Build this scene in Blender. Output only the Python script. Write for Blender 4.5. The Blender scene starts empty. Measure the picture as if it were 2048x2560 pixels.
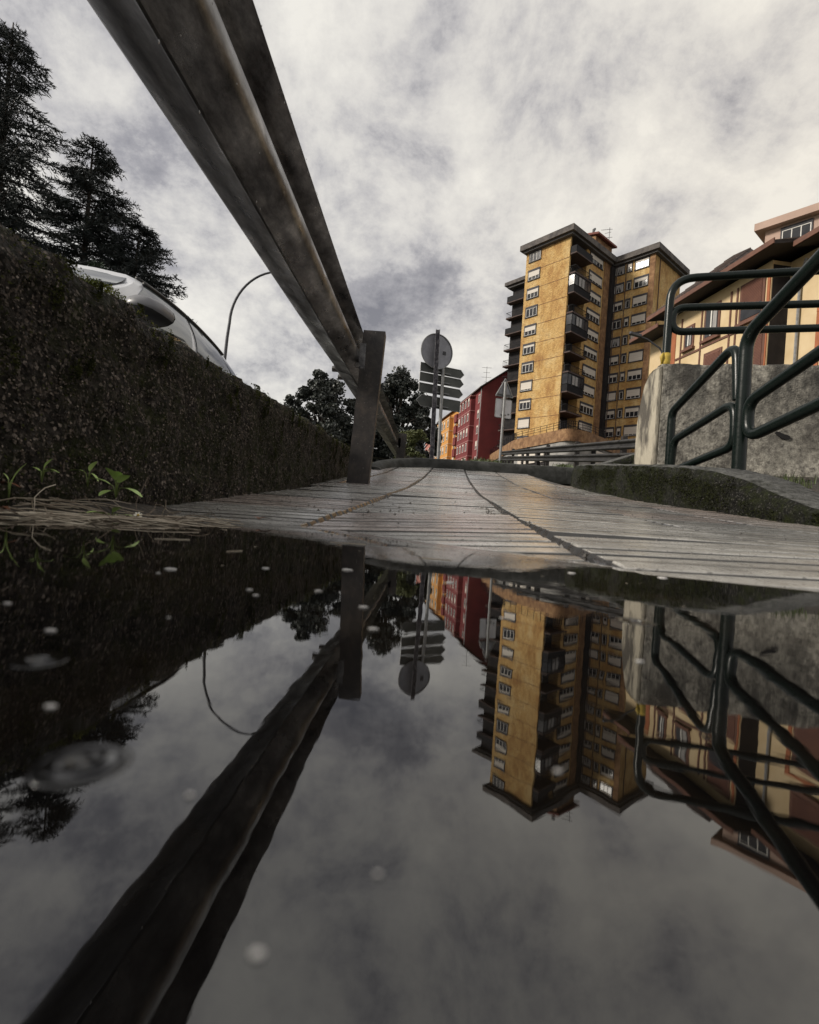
import bpy, math, random
import numpy as np
from mathutils import Vector, noise
R = math.radians
random.seed(7); rng = np.random.default_rng(7)
scene = bpy.context.scene
C = scene.collection

# ------------------------------------------------------------------ camera
cam_d = bpy.data.cameras.new('camera'); cam = bpy.data.objects.new('camera', cam_d); C.objects.link(cam)
cam_d.sensor_fit = 'HORIZONTAL'; cam_d.sensor_width = 36; cam_d.lens = 21.91
cam_d.clip_start = .004; cam_d.clip_end = 3000
cam_d.dof.use_dof = True; cam_d.dof.focus_distance = 3.2; cam_d.dof.aperture_fstop = 18
cam.location = (0, 0, .03)
from mathutils import Matrix
cam.rotation_euler = (Matrix.Rotation(R(-4.0), 4, 'Y') @ Matrix.Rotation(R(90), 4, 'X')).to_euler()
scene.camera = cam

# ------------------------------------------------------------------ exposure
scene.view_settings.view_transform = 'Standard'; scene.view_settings.look = 'None'
scene.view_settings.gamma = 1; scene.view_settings.exposure = 0.85
scene.view_settings.use_curve_mapping = False

# ------------------------------------------------------------------ sun (soft, behind cloud)
SUN = Vector((-.87, -.20, .50)).normalized()
sd = bpy.data.lights.new('sun', 'SUN'); sd.energy = 2.1; sd.angle = R(12); sd.color = (1, .93, .82)
so = bpy.data.objects.new('sun', sd); C.objects.link(so)
so.rotation_euler = SUN.to_track_quat('Z', 'Y').to_euler(); so.location = (-20, -10, 30)

# ------------------------------------------------------------------ world: Nishita sky behind a broken cloud deck
W = bpy.data.worlds.new('World'); scene.world = W; W.use_nodes = True
nt = W.node_tree; nt.nodes.clear()
def N(t, **k):
    n = nt.nodes.new(t)
    for a, b in k.items(): setattr(n, a, b)
    return n
def L(a, b): nt.links.new(a, b)
def math_(op, a, b=None, clamp=False):
    n = N('ShaderNodeMath', operation=op, use_clamp=clamp)
    for i, v in enumerate((a, b)):
        if v is None: continue
        if isinstance(v, (int, float)): n.inputs[i].default_value = v
        else: L(v, n.inputs[i])
    return n.outputs[0]
sky = N('ShaderNodeTexSky', sky_type='NISHITA', sun_disc=False)
sky.sun_elevation = math.asin(SUN.z); sky.sun_rotation = math.atan2(SUN.x, SUN.y)
bg1 = N('ShaderNodeBackground'); bg1.inputs[1].default_value = .1; L(sky.outputs[0], bg1.inputs[0])
tc = N('ShaderNodeTexCoord'); sp = N('ShaderNodeSeparateXYZ'); L(tc.outputs['Generated'], sp.inputs[0])
zc_ = math_('MAXIMUM', sp.outputs[2], 0.0); zz = math_('ADD', zc_, .60)
cx = math_('DIVIDE', sp.outputs[0], zz); cy = math_('DIVIDE', sp.outputs[1], zz)
cb = N('ShaderNodeCombineXYZ'); L(cx, cb.inputs[0]); L(cy, cb.inputs[1]); cb.inputs[2].default_value = 3.7
n1 = N('ShaderNodeTexNoise'); n1.inputs['Scale'].default_value = 4.9; n1.inputs['Detail'].default_value = 12
n1.inputs['Roughness'].default_value = .65; n1.inputs['Distortion'].default_value = .12; L(cb.outputs[0], n1.inputs['Vector'])
n2 = N('ShaderNodeTexNoise'); n2.inputs['Scale'].default_value = 2.1; n2.inputs['Detail'].default_value = 6
L(cb.outputs[0], n2.inputs['Vector'])
dens = math_('ADD', math_('MULTIPLY', n1.outputs[0], .70), math_('MULTIPLY', n2.outputs[0], .30))
rp = N('ShaderNodeValToRGB'); L(dens, rp.inputs[0]); e = rp.color_ramp.elements
e[0].position = .34; e[0].color = (.155, .152, .172, 1); e[1].position = .61; e[1].color = (.70, .675, .62, 1)
for p, c in ((.42, (.295, .287, .300)), (.465, (.44, .426, .422)), (.52, (.57, .55, .52))):
    x = rp.color_ramp.elements.new(p); x.color = (*c, 1)
hz = math_('POWER', math_('SUBTRACT', 1.0, zc_, True), 5.0)
mixh = N('ShaderNodeMix', data_type='RGBA'); L(math_('MULTIPLY', hz, .45), mixh.inputs[0])
L(rp.outputs[0], mixh.inputs[6]); mixh.inputs[7].default_value = (.74, .71, .63, 1)
bg2 = N('ShaderNodeBackground'); bg2.inputs[1].default_value = .72
vd = N('ShaderNodeVectorMath', operation='DOT_PRODUCT'); L(tc.outputs['Generated'], vd.inputs[0]); vd.inputs[1].default_value = Vector((.70, .62, .35)).normalized()
gl_ = math_('MULTIPLY', math_('POWER', math_('MAXIMUM', vd.outputs['Value'], 0.0), 5.0), .25)   # thinner, warmer cloud toward the house
mixw = N('ShaderNodeMix', data_type='RGBA', blend_type='MULTIPLY'); L(gl_, mixw.inputs[0]); L(mixh.outputs[2], mixw.inputs[6]); mixw.inputs[7].default_value = (1.12, .98, .76, 1)
L(mixw.outputs[2], bg2.inputs[0])
ms = N('ShaderNodeMixShader'); ms.inputs[0].default_value = .94; L(bg1.outputs[0], ms.inputs[1]); L(bg2.outputs[0], ms.inputs[2])
wo = N('ShaderNodeOutputWorld'); L(ms.outputs[0], wo.inputs[0])

# ================================================================== helpers
ORG = {}
class MB:
    def __init__(s): s.v = []; s.f = []; s.mi = []; s.m = 0
    def add(s, vs, fs):
        o = len(s.v); s.v += [tuple(p) for p in vs]
        for f in fs: s.f.append(tuple(i + o for i in f)); s.mi.append(s.m)
        return s
    def box(s, c, d, M=None):
        x, y, z = (k / 2 for k in d)
        vs = [Vector((a * x, b * y, g_ * z)) for a in (-1, 1) for b in (-1, 1) for g_ in (-1, 1)]
        if M is not None: vs = [M @ p for p in vs]
        vs = [p + Vector(c) for p in vs]
        return s.add(vs, [(0, 1, 3, 2), (4, 6, 7, 5), (0, 4, 5, 1), (2, 3, 7, 6), (0, 2, 6, 4), (1, 5, 7, 3)])
    def prism(s, poly, ext):
        """poly: list of 3d points (planar), ext: extrusion vector"""
        n = len(poly); E_ = Vector(ext); P = [Vector(p) for p in poly]
        vs = P + [p + E_ for p in P]
        return s.add(vs, [tuple(range(n - 1, -1, -1)), tuple(range(n, 2 * n))] + [(i, (i + 1) % n, n + (i + 1) % n, n + i) for i in range(n)])
    def tube(s, path, r, seg=10, cap=True):
        P = [Vector(p) for p in path]; n = len(P)
        rs = r if isinstance(r, (list, tuple)) else [r] * n
        T = []
        for i in range(n):
            t = (P[min(i + 1, n - 1)] - P[max(i - 1, 0)]); T.append(t.normalized() if t.length > 1e-9 else Vector((0, 0, 1)))
        up = Vector((0, 0, 1)) if abs(T[0].z) < .9 else Vector((1, 0, 0))
        a = T[0].cross(up).normalized(); vs = []
        for i in range(n):
            a = (a - T[i] * a.dot(T[i])).normalized(); b = T[i].cross(a)
            for k in range(seg):
                th = 2 * math.pi * k / seg; vs.append(P[i] + (a * math.cos(th) + b * math.sin(th)) * rs[i])
        fs = [(i * seg + k, i * seg + (k + 1) % seg, (i + 1) * seg + (k + 1) % seg, (i + 1) * seg + k) for i in range(n - 1) for k in range(seg)]
        if cap: fs += [tuple(range(seg - 1, -1, -1)), tuple(range((n - 1) * seg, n * seg))]
        return s.add(vs, fs)
    def sweep(s, secs, closed=False, cap=True):
        """secs: list of rings (same length) of points"""
        m = len(secs[0]); vs = [p for r_ in secs for p in r_]
        kk = m if closed else m - 1
        fs = [(i * m + k, i * m + (k + 1) % m, (i + 1) * m + (k + 1) % m, (i + 1) * m + k) for i in range(len(secs) - 1) for k in range(kk)]
        if closed and cap: fs += [tuple(range(m - 1, -1, -1)), tuple(range((len(secs) - 1) * m, len(secs) * m))]
        return s.add(vs, fs)
    def build(s, name, mat, parent=None, org=None, local=False, smooth=False):
        me = bpy.data.meshes.new(name)
        o = bpy.data.objects.new(name, me); C.objects.link(o)
        if local: off = Vector((0, 0, 0)); ORG[o] = None
        else:
            pw = ORG[parent] if parent is not None else Vector((0, 0, 0))
            off = Vector(org) if org is not None else pw.copy()
            ORG[o] = off; o.location = off - pw
        if parent is not None: o.parent = parent
        me.from_pydata([(p[0] - off.x, p[1] - off.y, p[2] - off.z) for p in s.v], [], s.f)
        mats = mat if isinstance(mat, (list, tuple)) else [mat]
        for m in mats: me.materials.append(m)
        if len(mats) > 1: me.polygons.foreach_set('material_index', s.mi)
        if smooth:
            me.polygons.foreach_set('use_smooth', [True] * len(me.polygons))
            if isinstance(smooth, (int, float)) and smooth is not True: me.set_sharp_from_angle(angle=R(smooth))
        me.update(); return o
def tag(o, label, cat, group=None):
    o['label'] = label; o['category'] = cat
    if group: o['group'] = group
    return o
def thing(name, loc, label, cat, group=None, rz=0):
    o = bpy.data.objects.new(name, None); C.objects.link(o); o.location = loc; o.rotation_euler.z = rz
    o.empty_display_size = .1; ORG[o] = Vector(loc); return tag(o, label, cat, group)
def struct(o): o['kind'] = 'structure'; return o
def inst(src, name, parent, loc, rot=None):
    o = bpy.data.objects.new(name, src.data); C.objects.link(o); o.parent = parent; o.location = loc
    if rot: o.rotation_euler = rot
    ORG[o] = None; return o
def fillet(pts, r, n=6):
    P = [Vector(p) for p in pts]; out = [P[0]]
    for i in range(1, len(P) - 1):
        a = P[i - 1] - P[i]; b = P[i + 1] - P[i]; la, lb = a.length, b.length; a.normalize(); b.normalize()
        ang = a.angle(b); d = min(r / math.tan(ang / 2), la * .48, lb * .48)
        p0 = P[i] + a * d; p2 = P[i] + b * d
        for k in range(n + 1):
            t = k / n; out.append(p0 * (1 - t) ** 2 + P[i] * 2 * t * (1 - t) + p2 * t * t)
    out.append(P[-1]); return out
def quads(name, cen, a, b, mat, parent=None, org=None):
    """cen,a,b: (n,3) arrays -> one mesh of n quads spanned by half axes a,b"""
    n = len(cen); V = np.stack([cen - a - b, cen + a - b, cen + a * .7 + b, cen - a * .7 + b], 1).reshape(-1, 3)
    m = MB(); m.v = V.tolist(); m.f = [(4 * i, 4 * i + 1, 4 * i + 2, 4 * i + 3) for i in range(n)]; m.mi = [0] * n
    return m.build(name, mat, parent, org)
def tris(name, V, mat, parent=None, org=None):
    m = MB(); m.v = np.asarray(V).reshape(-1, 3).tolist(); n = len(m.v) // 3
    m.f = [(3 * i, 3 * i + 1, 3 * i + 2) for i in range(n)]; m.mi = [0] * n
    return m.build(name, mat, parent, org)
def rnd_dirs(n):
    v = rng.normal(size=(n, 3)); return v / np.linalg.norm(v, axis=1, keepdims=True)
def fbm(x, y, z, o=4): return noise.fractal(Vector((x, y, z)), 1.0, 2.0, o, noise_basis='PERLIN_ORIGINAL')

# ------------------------------------------------------------------ materials
def newmat(name):
    global nt
    m = bpy.data.materials.new(name); m.use_nodes = True; nt = m.node_tree; nt.nodes.clear()
    out = N('ShaderNodeOutputMaterial'); b = N('ShaderNodeBsdfPrincipled'); L(b.outputs[0], out.inputs[0])
    return m, b
def tex(scale, detail=6, rough=.6, stretch=(1, 1, 1), kind='noise', coord='Object', dist=0):
    t = N('ShaderNodeTexCoord'); mp = N('ShaderNodeMapping'); mp.inputs['Scale'].default_value = stretch
    L(t.outputs[coord], mp.inputs[0])
    if kind == 'noise':
        n = N('ShaderNodeTexNoise'); n.inputs['Detail'].default_value = detail; n.inputs['Roughness'].default_value = rough
        n.inputs['Distortion'].default_value = dist
    else: n = N('ShaderNodeTexVoronoi')
    n.inputs['Scale'].default_value = scale; L(mp.outputs[0], n.inputs['Vector']); return n.outputs[0]
def ramp(src, stops):
    r_ = N('ShaderNodeValToRGB'); L(src, r_.inputs[0]); el = r_.color_ramp.elements
    el[0].position, el[0].color = stops[0][0], (*stops[0][1], 1); el[1].position, el[1].color = stops[-1][0], (*stops[-1][1], 1)
    for p, c in stops[1:-1]: x_ = el.new(p); x_.color = (*c, 1)
    return r_.outputs[0]
def mixc(f, a, b, mode='MIX'):
    n = N('ShaderNodeMix', data_type='RGBA', blend_type=mode)
    for i, v in ((0, f), (6, a), (7, b)):
        if isinstance(v, (int, float)): n.inputs[i].default_value = v
        elif isinstance(v, tuple): n.inputs[i].default_value = (*v, 1)
        else: L(v, n.inputs[i])
    return n.outputs[2]
def bumpn(b, h, strength, dist=.01, prev=None):
    n = N('ShaderNodeBump'); n.inputs['Strength'].default_value = strength; n.inputs['Distance'].default_value = dist
    L(h, n.inputs['Height'])
    if prev is not None: L(prev, n.inputs['Normal'])
    L(n.outputs[0], b.inputs['Normal']); return n.outputs[0]
def M(name, c1, c2=None, scale=5, lo=.35, hi=.65, rough=.7, metal=0, bump=0, bscale=None, bdist=.01, stretch=(1, 1, 1), detail=6, spec=.5, rvar=0):
    m, b = newmat(name); b.inputs['Metallic'].default_value = metal; b.inputs['Roughness'].default_value = rough
    b.inputs['Specular IOR Level'].default_value = spec
    if c2 is None: c2 = tuple(k * .75 for k in c1)
    t = tex(scale, detail, .6, stretch); L(ramp(t, [(lo, c1), (hi, c2)]), b.inputs['Base Color'])
    if rvar:
        mr = N('ShaderNodeMapRange'); mr.inputs[1].default_value = .3; mr.inputs[2].default_value = .7
        mr.inputs[3].default_value = rough - rvar; mr.inputs[4].default_value = rough + rvar
        L(tex(scale * 1.7, 5), mr.inputs[0]); L(mr.outputs[0], b.inputs['Roughness'])
    if bump: bumpn(b, tex(bscale or scale * 4, 5, .65, stretch), bump, bdist)
    return m

# wet ribbed paving tile: tint varies tile by tile, wetness in patches
m_tile, b = newmat('paving tile')
oi = N('ShaderNodeObjectInfo')
tint = ramp(oi.outputs['Random'], [(.0, (.54, .52, .485)), (.5, (.46, .445, .415)), (.8, (.50, .41, .365)), (1., (.50, .475, .44))])
dirt = tex(9, 8, .7, coord='Object'); col = mixc(math_('MULTIPLY', ramp(dirt, [(.42, (0, 0, 0)), (.7, (1, 1, 1))]), .75), tint, (.075, .066, .055))
spk = tex(260, 2, .5); col = mixc(ramp(spk, [(.60, (0, 0, 0)), (.68, (.6, .6, .6))]), col, (.05, .045, .04))
tz = N('ShaderNodeTexCoord'); sz_ = N('ShaderNodeSeparateXYZ'); L(tz.outputs['Object'], sz_.inputs[0])
grv = N('ShaderNodeMapRange'); L(sz_.outputs[2], grv.inputs[0]); grv.inputs[1].default_value = -.0009; grv.inputs[2].default_value = -.0018
col = mixc(grv.outputs[0], col, (.022, .019, .016))   # silt lying in the grooves
L(col, b.inputs['Base Color'])
mr = N('ShaderNodeMapRange'); L(tex(14, 6, .6), mr.inputs[0]); mr.inputs[1].default_value = .35; mr.inputs[2].default_value = .65; mr.inputs[3].default_value = .10; mr.inputs[4].default_value = .40
L(mr.outputs[0], b.inputs['Roughness']); b.inputs['Specular IOR Level'].default_value = .8; b.inputs['Coat Weight'].default_value = .7; b.inputs['Coat Roughness'].default_value = .22
pv = bumpn(b, tex(170, 6, .7), .28, .003); bumpn(b, tex(40, 4, .6), .25, .004, pv)
m_mortar = M('dark grit', (.035, .031, .027), (.10, .09, .078), 60, rough=.65, bump=.8, bscale=160, bdist=.006)

m_water, b = newmat('puddle water')
L(ramp(tex(14, 5, .6), [(.45, (.0035, .0032, .0032)), (.62, (.010, .0075, .005)), (.72, (.022, .015, .009))]), b.inputs['Base Color'])
b.inputs['Roughness'].default_value = .012; b.inputs['IOR'].default_value = 1.85
pv = bumpn(b, tex(9, 2, .5), .035, .004); pv = bumpn(b, tex(45, 2, .5), .03, .0012, pv); bumpn(b, tex(160, 2, .5), .05, .0003, pv)

# mossy rough concrete of the low wall
def mossy(name, base, dark, moss, amt, sc=1., up=False):
    m, b = newmat(name); b.inputs['Specular IOR Level'].default_value = .15
    c = ramp(tex(55 * sc, 8, .7), [(.36, dark), (.52, base), (.70, tuple(k * 2.2 for k in base))])
    vo = N('ShaderNodeTexVoronoi'); vo.inputs['Scale'].default_value = 240 * sc; tv = N('ShaderNodeTexCoord'); L(tv.outputs['Object'], vo.inputs['Vector'])
    sv = N('ShaderNodeSeparateColor'); L(vo.outputs['Color'], sv.inputs[0])
    c = mixc(ramp(sv.outputs[0], [(.80, (0, 0, 0)), (.99, (1, 1, 1))]), c, tuple(k * 7 for k in base))
    c = mixc(ramp(sv.outputs[1], [(.55, (0, 0, 0)), (.75, (.85, .85, .85))]), c, dark)
    f = ramp(tex(5.5 * sc, 7, .7), [(.50 - amt * .25, (0, 0, 0)), (.62 - amt * .1, (1, 1, 1))])
    mcol = ramp(tex(90 * sc, 5, .7), [(.35, tuple(k * .25 for k in moss)), (.55, moss), (.75, tuple(k * 1.9 for k in moss))])
    fm = math_('MULTIPLY', f, ramp(tex(30 * sc, 6, .7), [(.40, (0, 0, 0)), (.58, (1, 1, 1))]))
    cf = mixc(fm, c, mcol)
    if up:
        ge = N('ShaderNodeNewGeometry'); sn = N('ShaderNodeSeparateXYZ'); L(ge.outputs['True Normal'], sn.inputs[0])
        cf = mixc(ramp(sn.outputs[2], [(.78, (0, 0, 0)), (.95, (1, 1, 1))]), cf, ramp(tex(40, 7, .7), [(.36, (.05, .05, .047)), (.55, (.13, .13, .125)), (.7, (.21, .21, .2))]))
    L(cf, b.inputs['Base Color'])
    mr = N('ShaderNodeMapRange'); L(tex(70 * sc, 4), mr.inputs[0]); mr.inputs[1].default_value = .35; mr.inputs[2].default_value = .65; mr.inputs[3].default_value = .45; mr.inputs[4].default_value = .9
    L(mr.outputs[0], b.inputs['Roughness'])
    pv = bumpn(b, tex(130 * sc, 3, .7, kind='vor'), .7, .006); pv = bumpn(b, tex(60 * sc, 6, .75), 1., .012, pv)
    return m
m_wall = mossy('mossy dark concrete', (.042, .035, .030), (.006, .005, .0045), (.026, .030, .009), .45)
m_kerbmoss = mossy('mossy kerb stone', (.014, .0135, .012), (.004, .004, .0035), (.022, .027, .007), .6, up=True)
m_moss = M('moss', (.05, .065, .010), (.14, .15, .02), 60, rough=.95, spec=.1)
m_mossd = M('dark moss', (.008, .0085, .004), (.026, .030, .009), 60, rough=.95, spec=.1)
m_aggd = M('dark aggregate', (.012, .010, .009), (.030, .025, .021), 200, spec=.2, rough=.5)
m_aggb = M('brown aggregate', (.055, .042, .034), (.10, .078, .062), 200, spec=.2, rough=.5)
m_aggl = M('pale aggregate', (.13, .105, .085), (.20, .165, .14), 200, spec=.3, rough=.45)
m_mossm = M('lump moss', (.014, .016, .006), (.050, .054, .015), 45, rough=.95, spec=.1)
m_kerb = M('kerb stone', (.06, .06, .057), (.022, .023, .02), 14, spec=.2, rough=.75, bump=.7, bscale=90, bdist=.006, rvar=.15)

# weathered retaining wall: rough render, dark run-down stains from the coping, mould blotches
m_rw, b = newmat('rough rendered concrete')
c = ramp(tex(38, 8, .72), [(.34, (.075, .068, .058)), (.47, (.30, .28, .24)), (.66, (.60, .56, .48))])
tcn = N('ShaderNodeTexCoord'); sx = N('ShaderNodeSeparateXYZ'); L(tcn.outputs['Object'], sx.inputs[0])
hgt = N('ShaderNodeMapRange'); L(sx.outputs[2], hgt.inputs[0]); hgt.inputs[1].default_value = .15; hgt.inputs[2].default_value = .62
stk = math_('MULTIPLY', ramp(tex(9, 7, .7, (1, 1, .10)), [(.40, (0, 0, 0)), (.56, (1, 1, 1))]), hgt.outputs[0])
c = mixc(math_('MULTIPLY', stk, .85), c, (.030, .029, .027))
bl = ramp(tex(4.2, 7, .7), [(.52, (0, 0, 0)), (.66, (.85, .85, .85))]); c = mixc(bl, c, (.060, .054, .047))
L(c, b.inputs['Base Color']); b.inputs['Roughness'].default_value = .85
pv = bumpn(b, tex(75, 5, .75), 1., .02); bumpn(b, tex(28, 4, .7), .7, .02, pv)

m_rwend = M('sunlit tone wall end', (.42, .38, .30), (.09, .08, .066), 11, lo=.44, hi=.58, rough=.85, bump=1, bscale=50, bdist=.012, stretch=(1, 1, .3))  # paler than the wall front: sunlight on this end put into the colour
m_galv, b = newmat('weathered galvanised steel')
c = ramp(tex(11, 9, .72, (1, .45, 1)), [(.36, (.030, .029, .031)), (.48, (.11, .107, .11)), (.56, (.18, .176, .177)), (.68, (.36, .352, .348))])
c = mixc(ramp(tex(3, 6, .7), [(.55, (0, 0, 0)), (.75, (.7, .7, .7))]), c, (.085, .075, .070)); L(c, b.inputs['Base Color'])
b.inputs['Metallic'].default_value = .8
mr = N('ShaderNodeMapRange'); L(tex(16, 6, .6, (1, .5, 1)), mr.inputs[0]); mr.inputs[1].default_value = .3; mr.inputs[2].default_value = .7; mr.inputs[3].default_value = .18; mr.inputs[4].default_value = .58
L(mr.outputs[0], b.inputs['Roughness']); bumpn(b, tex(45, 4, .6, (1, .3, 1)), .18, .004)
m_post, b = newmat('rusty dark post steel')
c = ramp(tex(9, 8, .7), [(.35, (.012, .010, .010)), (.5, (.030, .025, .023)), (.68, (.075, .058, .048))])
c = mixc(ramp(tex(120, 3, .6), [(.68, (0, 0, 0)), (.74, (1, 1, 1))]), c, (.30, .28, .26)); L(c, b.inputs['Base Color'])
b.inputs['Metallic'].default_value = .25; b.inputs['Roughness'].default_value = .48; bumpn(b, tex(70, 5), .3, .004)
m_bolt = M('bolt steel', (.22, .21, .2), (.1, .09, .085), 60, rough=.4, metal=.8)
m_drop = M('water drop', (.12, .12, .12), (.12, .12, .12), 5, rough=.03, spec=1)

m_green = M('dark green railing paint', (.0026, .0062, .0050), (.0042, .0088, .0070), 30, rough=.30, spec=.3, bump=.12, bscale=140, bdist=.002, rvar=.06)
m_yellow = M('yellow tape', (.50, .36, .05), (.36, .25, .04), 40, rough=.6)
m_soil = M('wet soil', (.020, .016, .012), (.065, .052, .038), 40, rough=.6, bump=.9, bscale=120, bdist=.01, rvar=.2)
m_ground = M('earth', (.05, .055, .03), (.09, .08, .055), 3, rough=.95, bump=.4, bscale=20)
m_asph = M('asphalt', (.045, .045, .047), (.06, .06, .06), 20, rough=.7, bump=.5, bscale=200, bdist=.005, rvar=.15)
m_grass = M('grass blade', (.035, .055, .014), (.075, .095, .03), 30, rough=.6)
m_straw = M('dry stem', (.52, .46, .36), (.24, .19, .14), 25, rough=.6)
m_stemd = M('rotting stem', (.09, .065, .045), (.16, .12, .08), 40, rough=.6)
m_leaf = M('fresh leaf', (.34, .48, .13), (.42, .56, .20), 60, rough=.45)
m_stem = M('green stem', (.12, .17, .04), (.16, .2, .06), 60, rough=.5)
m_brownleaf = M('dead leaf', (.19, .075, .035), (.10, .045, .025), 60, rough=.6)
m_petal = M('white petal', (.75, .73, .66), (.66, .62, .5), 60, rough=.6)
m_pollen = M('flower centre', (.6, .42, .05), (.5, .33, .03), 80, rough=.7)
m_foam = M('foam', (.62, .60, .58), (.40, .39, .38), 900, rough=.3)
m_grit = M('grit', (.035, .032, .030), (.11, .10, .09), 90, rough=.55)

# ================================================================== the setting
def g(x, y):
    t = y - .5
    base = .0624 * t + .0101 * t * t if t > 0 else max(.055 * t, -.045)
    return base + .017 * math.tanh((x - .08) / .3) * math.exp(-max(t, 0) / .7)
def gs(x, y):           # with slow settlement
    return g(x, y) + .0035 * fbm(x * 1.6, y * 1.6, 3.1, 2) + .0028 * fbm(x * 5, y * 5, 7.7, 2) * math.exp(-max(y - .6, 0))

def sstep(a, b, v):
    t = min(max((v - a) / (b - a), 0), 1); return t * t * (3 - 2 * t)
def terrain(x, y):
    street = .03 + .1005 * max(y, 0) - .03
    if y < 5.3: street = min(street, g(x, max(y, 0)) - .16)
    left = -.13 + .1 * max(0, y - 6)
    z = street + (left - street) * sstep(-.62, -.72, x) if x < -.6 else street
    edge = 1.75 + .50 * max(0, y - 3.15)
    if y > 3.0:
        bank = .80 + .2 * max(0, min(y, 30) - 3.15) + .05 * max(0, y - 30)
        z += (max(bank, z) - z) * sstep(edge - .1, edge + .5, x) * sstep(3.0, 3.3, y)
    return z + (.25 * fbm(x * .05, y * .05, 1, 3) if y > 30 or abs(x) > 30 else 0)
xs = sorted(set([-700, -400, -220, -130, -80, -55, -40, -30, -22, -16, -12, -9, -7, -5, -4, -3, -2, -1.2, -.74, -.68, -.62, -.45] + [round(-.2 + .2 * i, 2) for i in range(13)] +
    [2.6, 2.9, 3.3, 3.8, 4.4, 5, 6, 7, 8, 9, 10, 11, 12, 13, 14, 15, 16, 18, 20, 23, 27, 32, 38, 46, 60, 90, 140, 240, 400, 700]))
ys = [-300, -120, -50, -20, -8, -3, -1, 0, .5, 1, 1.5, 2, 2.5, 3, 3.15, 3.3, 3.6, 4, 4.5, 5, 5.25, 5.4, 6, 7, 8, 9, 10, 12, 14, 16, 18, 20, 23, 26, 30, 35, 41, 50, 60, 75, 95, 130, 180, 260, 380, 600, 900]
m = MB(); m.v = [(x, y, terrain(x, y)) for y in ys for x in xs]; nx = len(xs)
m.f = [(j * nx + i, j * nx + i + 1, (j + 1) * nx + i + 1, (j + 1) * nx + i) for j in range(len(ys) - 1) for i in range(nx - 1)]; m.mi = [0] * len(m.f)
struct(m.build('ground', m_ground, smooth=True))

# pavement: bedding sheet + every ribbed tile
TS = .32; TA = R(-4.6); ca, sa = math.cos(TA), math.sin(TA)
m = MB(); px = [-.45 + .11 * i for i in range(16)]; py = [-2.5, -1.5, -.8, -.3] + [0 + .11 * i for i in range(48)]
m.v = [(x, y, gs(x, y) - .0095 + .002 * fbm(x * 30, y * 30, 0, 3)) for y in py for x in px]
m.f = [(j * 16 + i, j * 16 + i + 1, (j + 1) * 16 + i + 1, (j + 1) * 16 + i) for j in range(len(py) - 1) for i in range(15)]; m.mi = [0] * len(m.f)
pave = struct(m.build('pavement', m_mortar, smooth=True))
def tile_mesh(seed):
    random.seed(seed); h = TS / 2 - .0022; nr = 7; p = 2 * h / nr
    rows = [(-h, -.016), (-h, -.011)]
    for k in range(nr):
        y0 = -h + k * p; d = random.uniform(-.0008, .0006)
        rows += [(y0 + .09 * p, -.011), (y0 + .16 * p, d - .0004), (y0 + .5 * p, d + .0004), (y0 + .84 * p, d - .0004), (y0 + .91 * p, -.011)]
    rows += [(h, -.011), (h, -.016)]
    cols = [(-h, 9), (-h + .002, .6), (-h + .007, 0), (-h * .33, 0), (h * .33, 0), (h - .007, 0), (h - .002, .6), (h, 9)]
    mb = MB(); n = len(cols)
    for (y, z) in rows:
        for (x, k) in cols:
            zz_ = z if k == 0 else (-.014 if k == 9 else min(z, -.0075))
            mb.v.append((x, y, zz_ + (random.uniform(-.0005, .0004) if k == 0 else 0)))
    mb.f = [(j * n + i, j * n + i + 1, (j + 1) * n + i + 1, (j + 1) * n + i) for j in range(len(rows) - 1) for i in range(n - 1)]; mb.mi = [0] * len(mb.f)
    return mb
protos = []
cnt = 0
for r_ in range(-3, 18):
    for c_ in range(-3, 7):
        lx = (c_ + .5) * TS - .02 + .015 - .135; ly = (r_ + .5) * TS
        X = lx * ca - ly * sa - .06; Y = lx * sa + ly * ca
        if X < -.52 or X > 1.28 or Y < .12 or Y > 4.98: continue
        if X > 1.10 and Y > 3.9: continue
        s = (cnt * 7) % 5
        if s >= len(protos):
            s = len(protos); o = tile_mesh(40 + s).build('tile', m_tile, pave, local=True, smooth=35); protos.append(o)
        else: o = inst(protos[s], 'tile', pave, (0, 0, 0))
        random.seed(900 + cnt); d = .05
        o.location = (X, Y, gs(X, Y) + random.uniform(-.0018, .0018))
        o.rotation_euler = (math.atan((gs(X, Y + d) - gs(X, Y - d)) / (2 * d)) + random.uniform(-.006, .006), -math.atan((gs(X + d, Y) - gs(X - d, Y)) / (2 * d)) + random.uniform(-.006, .006), TA)
        cnt += 1
random.seed(11)
# loose grit lying on the tiles
V = []
for i in range(900):
    x = random.uniform(-.35, 1.15); y = random.uniform(.45, 3.2) if random.random() < .6 else random.uniform(.4, 1.3)
    if random.random() < .35:       # gathered in one joint
        y = random.uniform(.5, 2.6); x = .155 + (y - .8) * .064 + random.gauss(0, .006)
    z = gs(x, y) - .002; s = random.uniform(.0012, .0035) * (1.6 if random.random() < .06 else 1)
    P = [Vector((math.cos(a + random.random()) * s, math.sin(a + random.random()) * s, 0)) for a in (0, 2.1, 4.2)]; top = Vector((0, 0, s * 1.2)); c = Vector((x, y, z))
    for k in range(3): V += [c + P[k], c + P[(k + 1) % 3], c + top]
o = tris('grit', V, m_grit, pave); o['kind'] = 'stuff'

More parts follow.
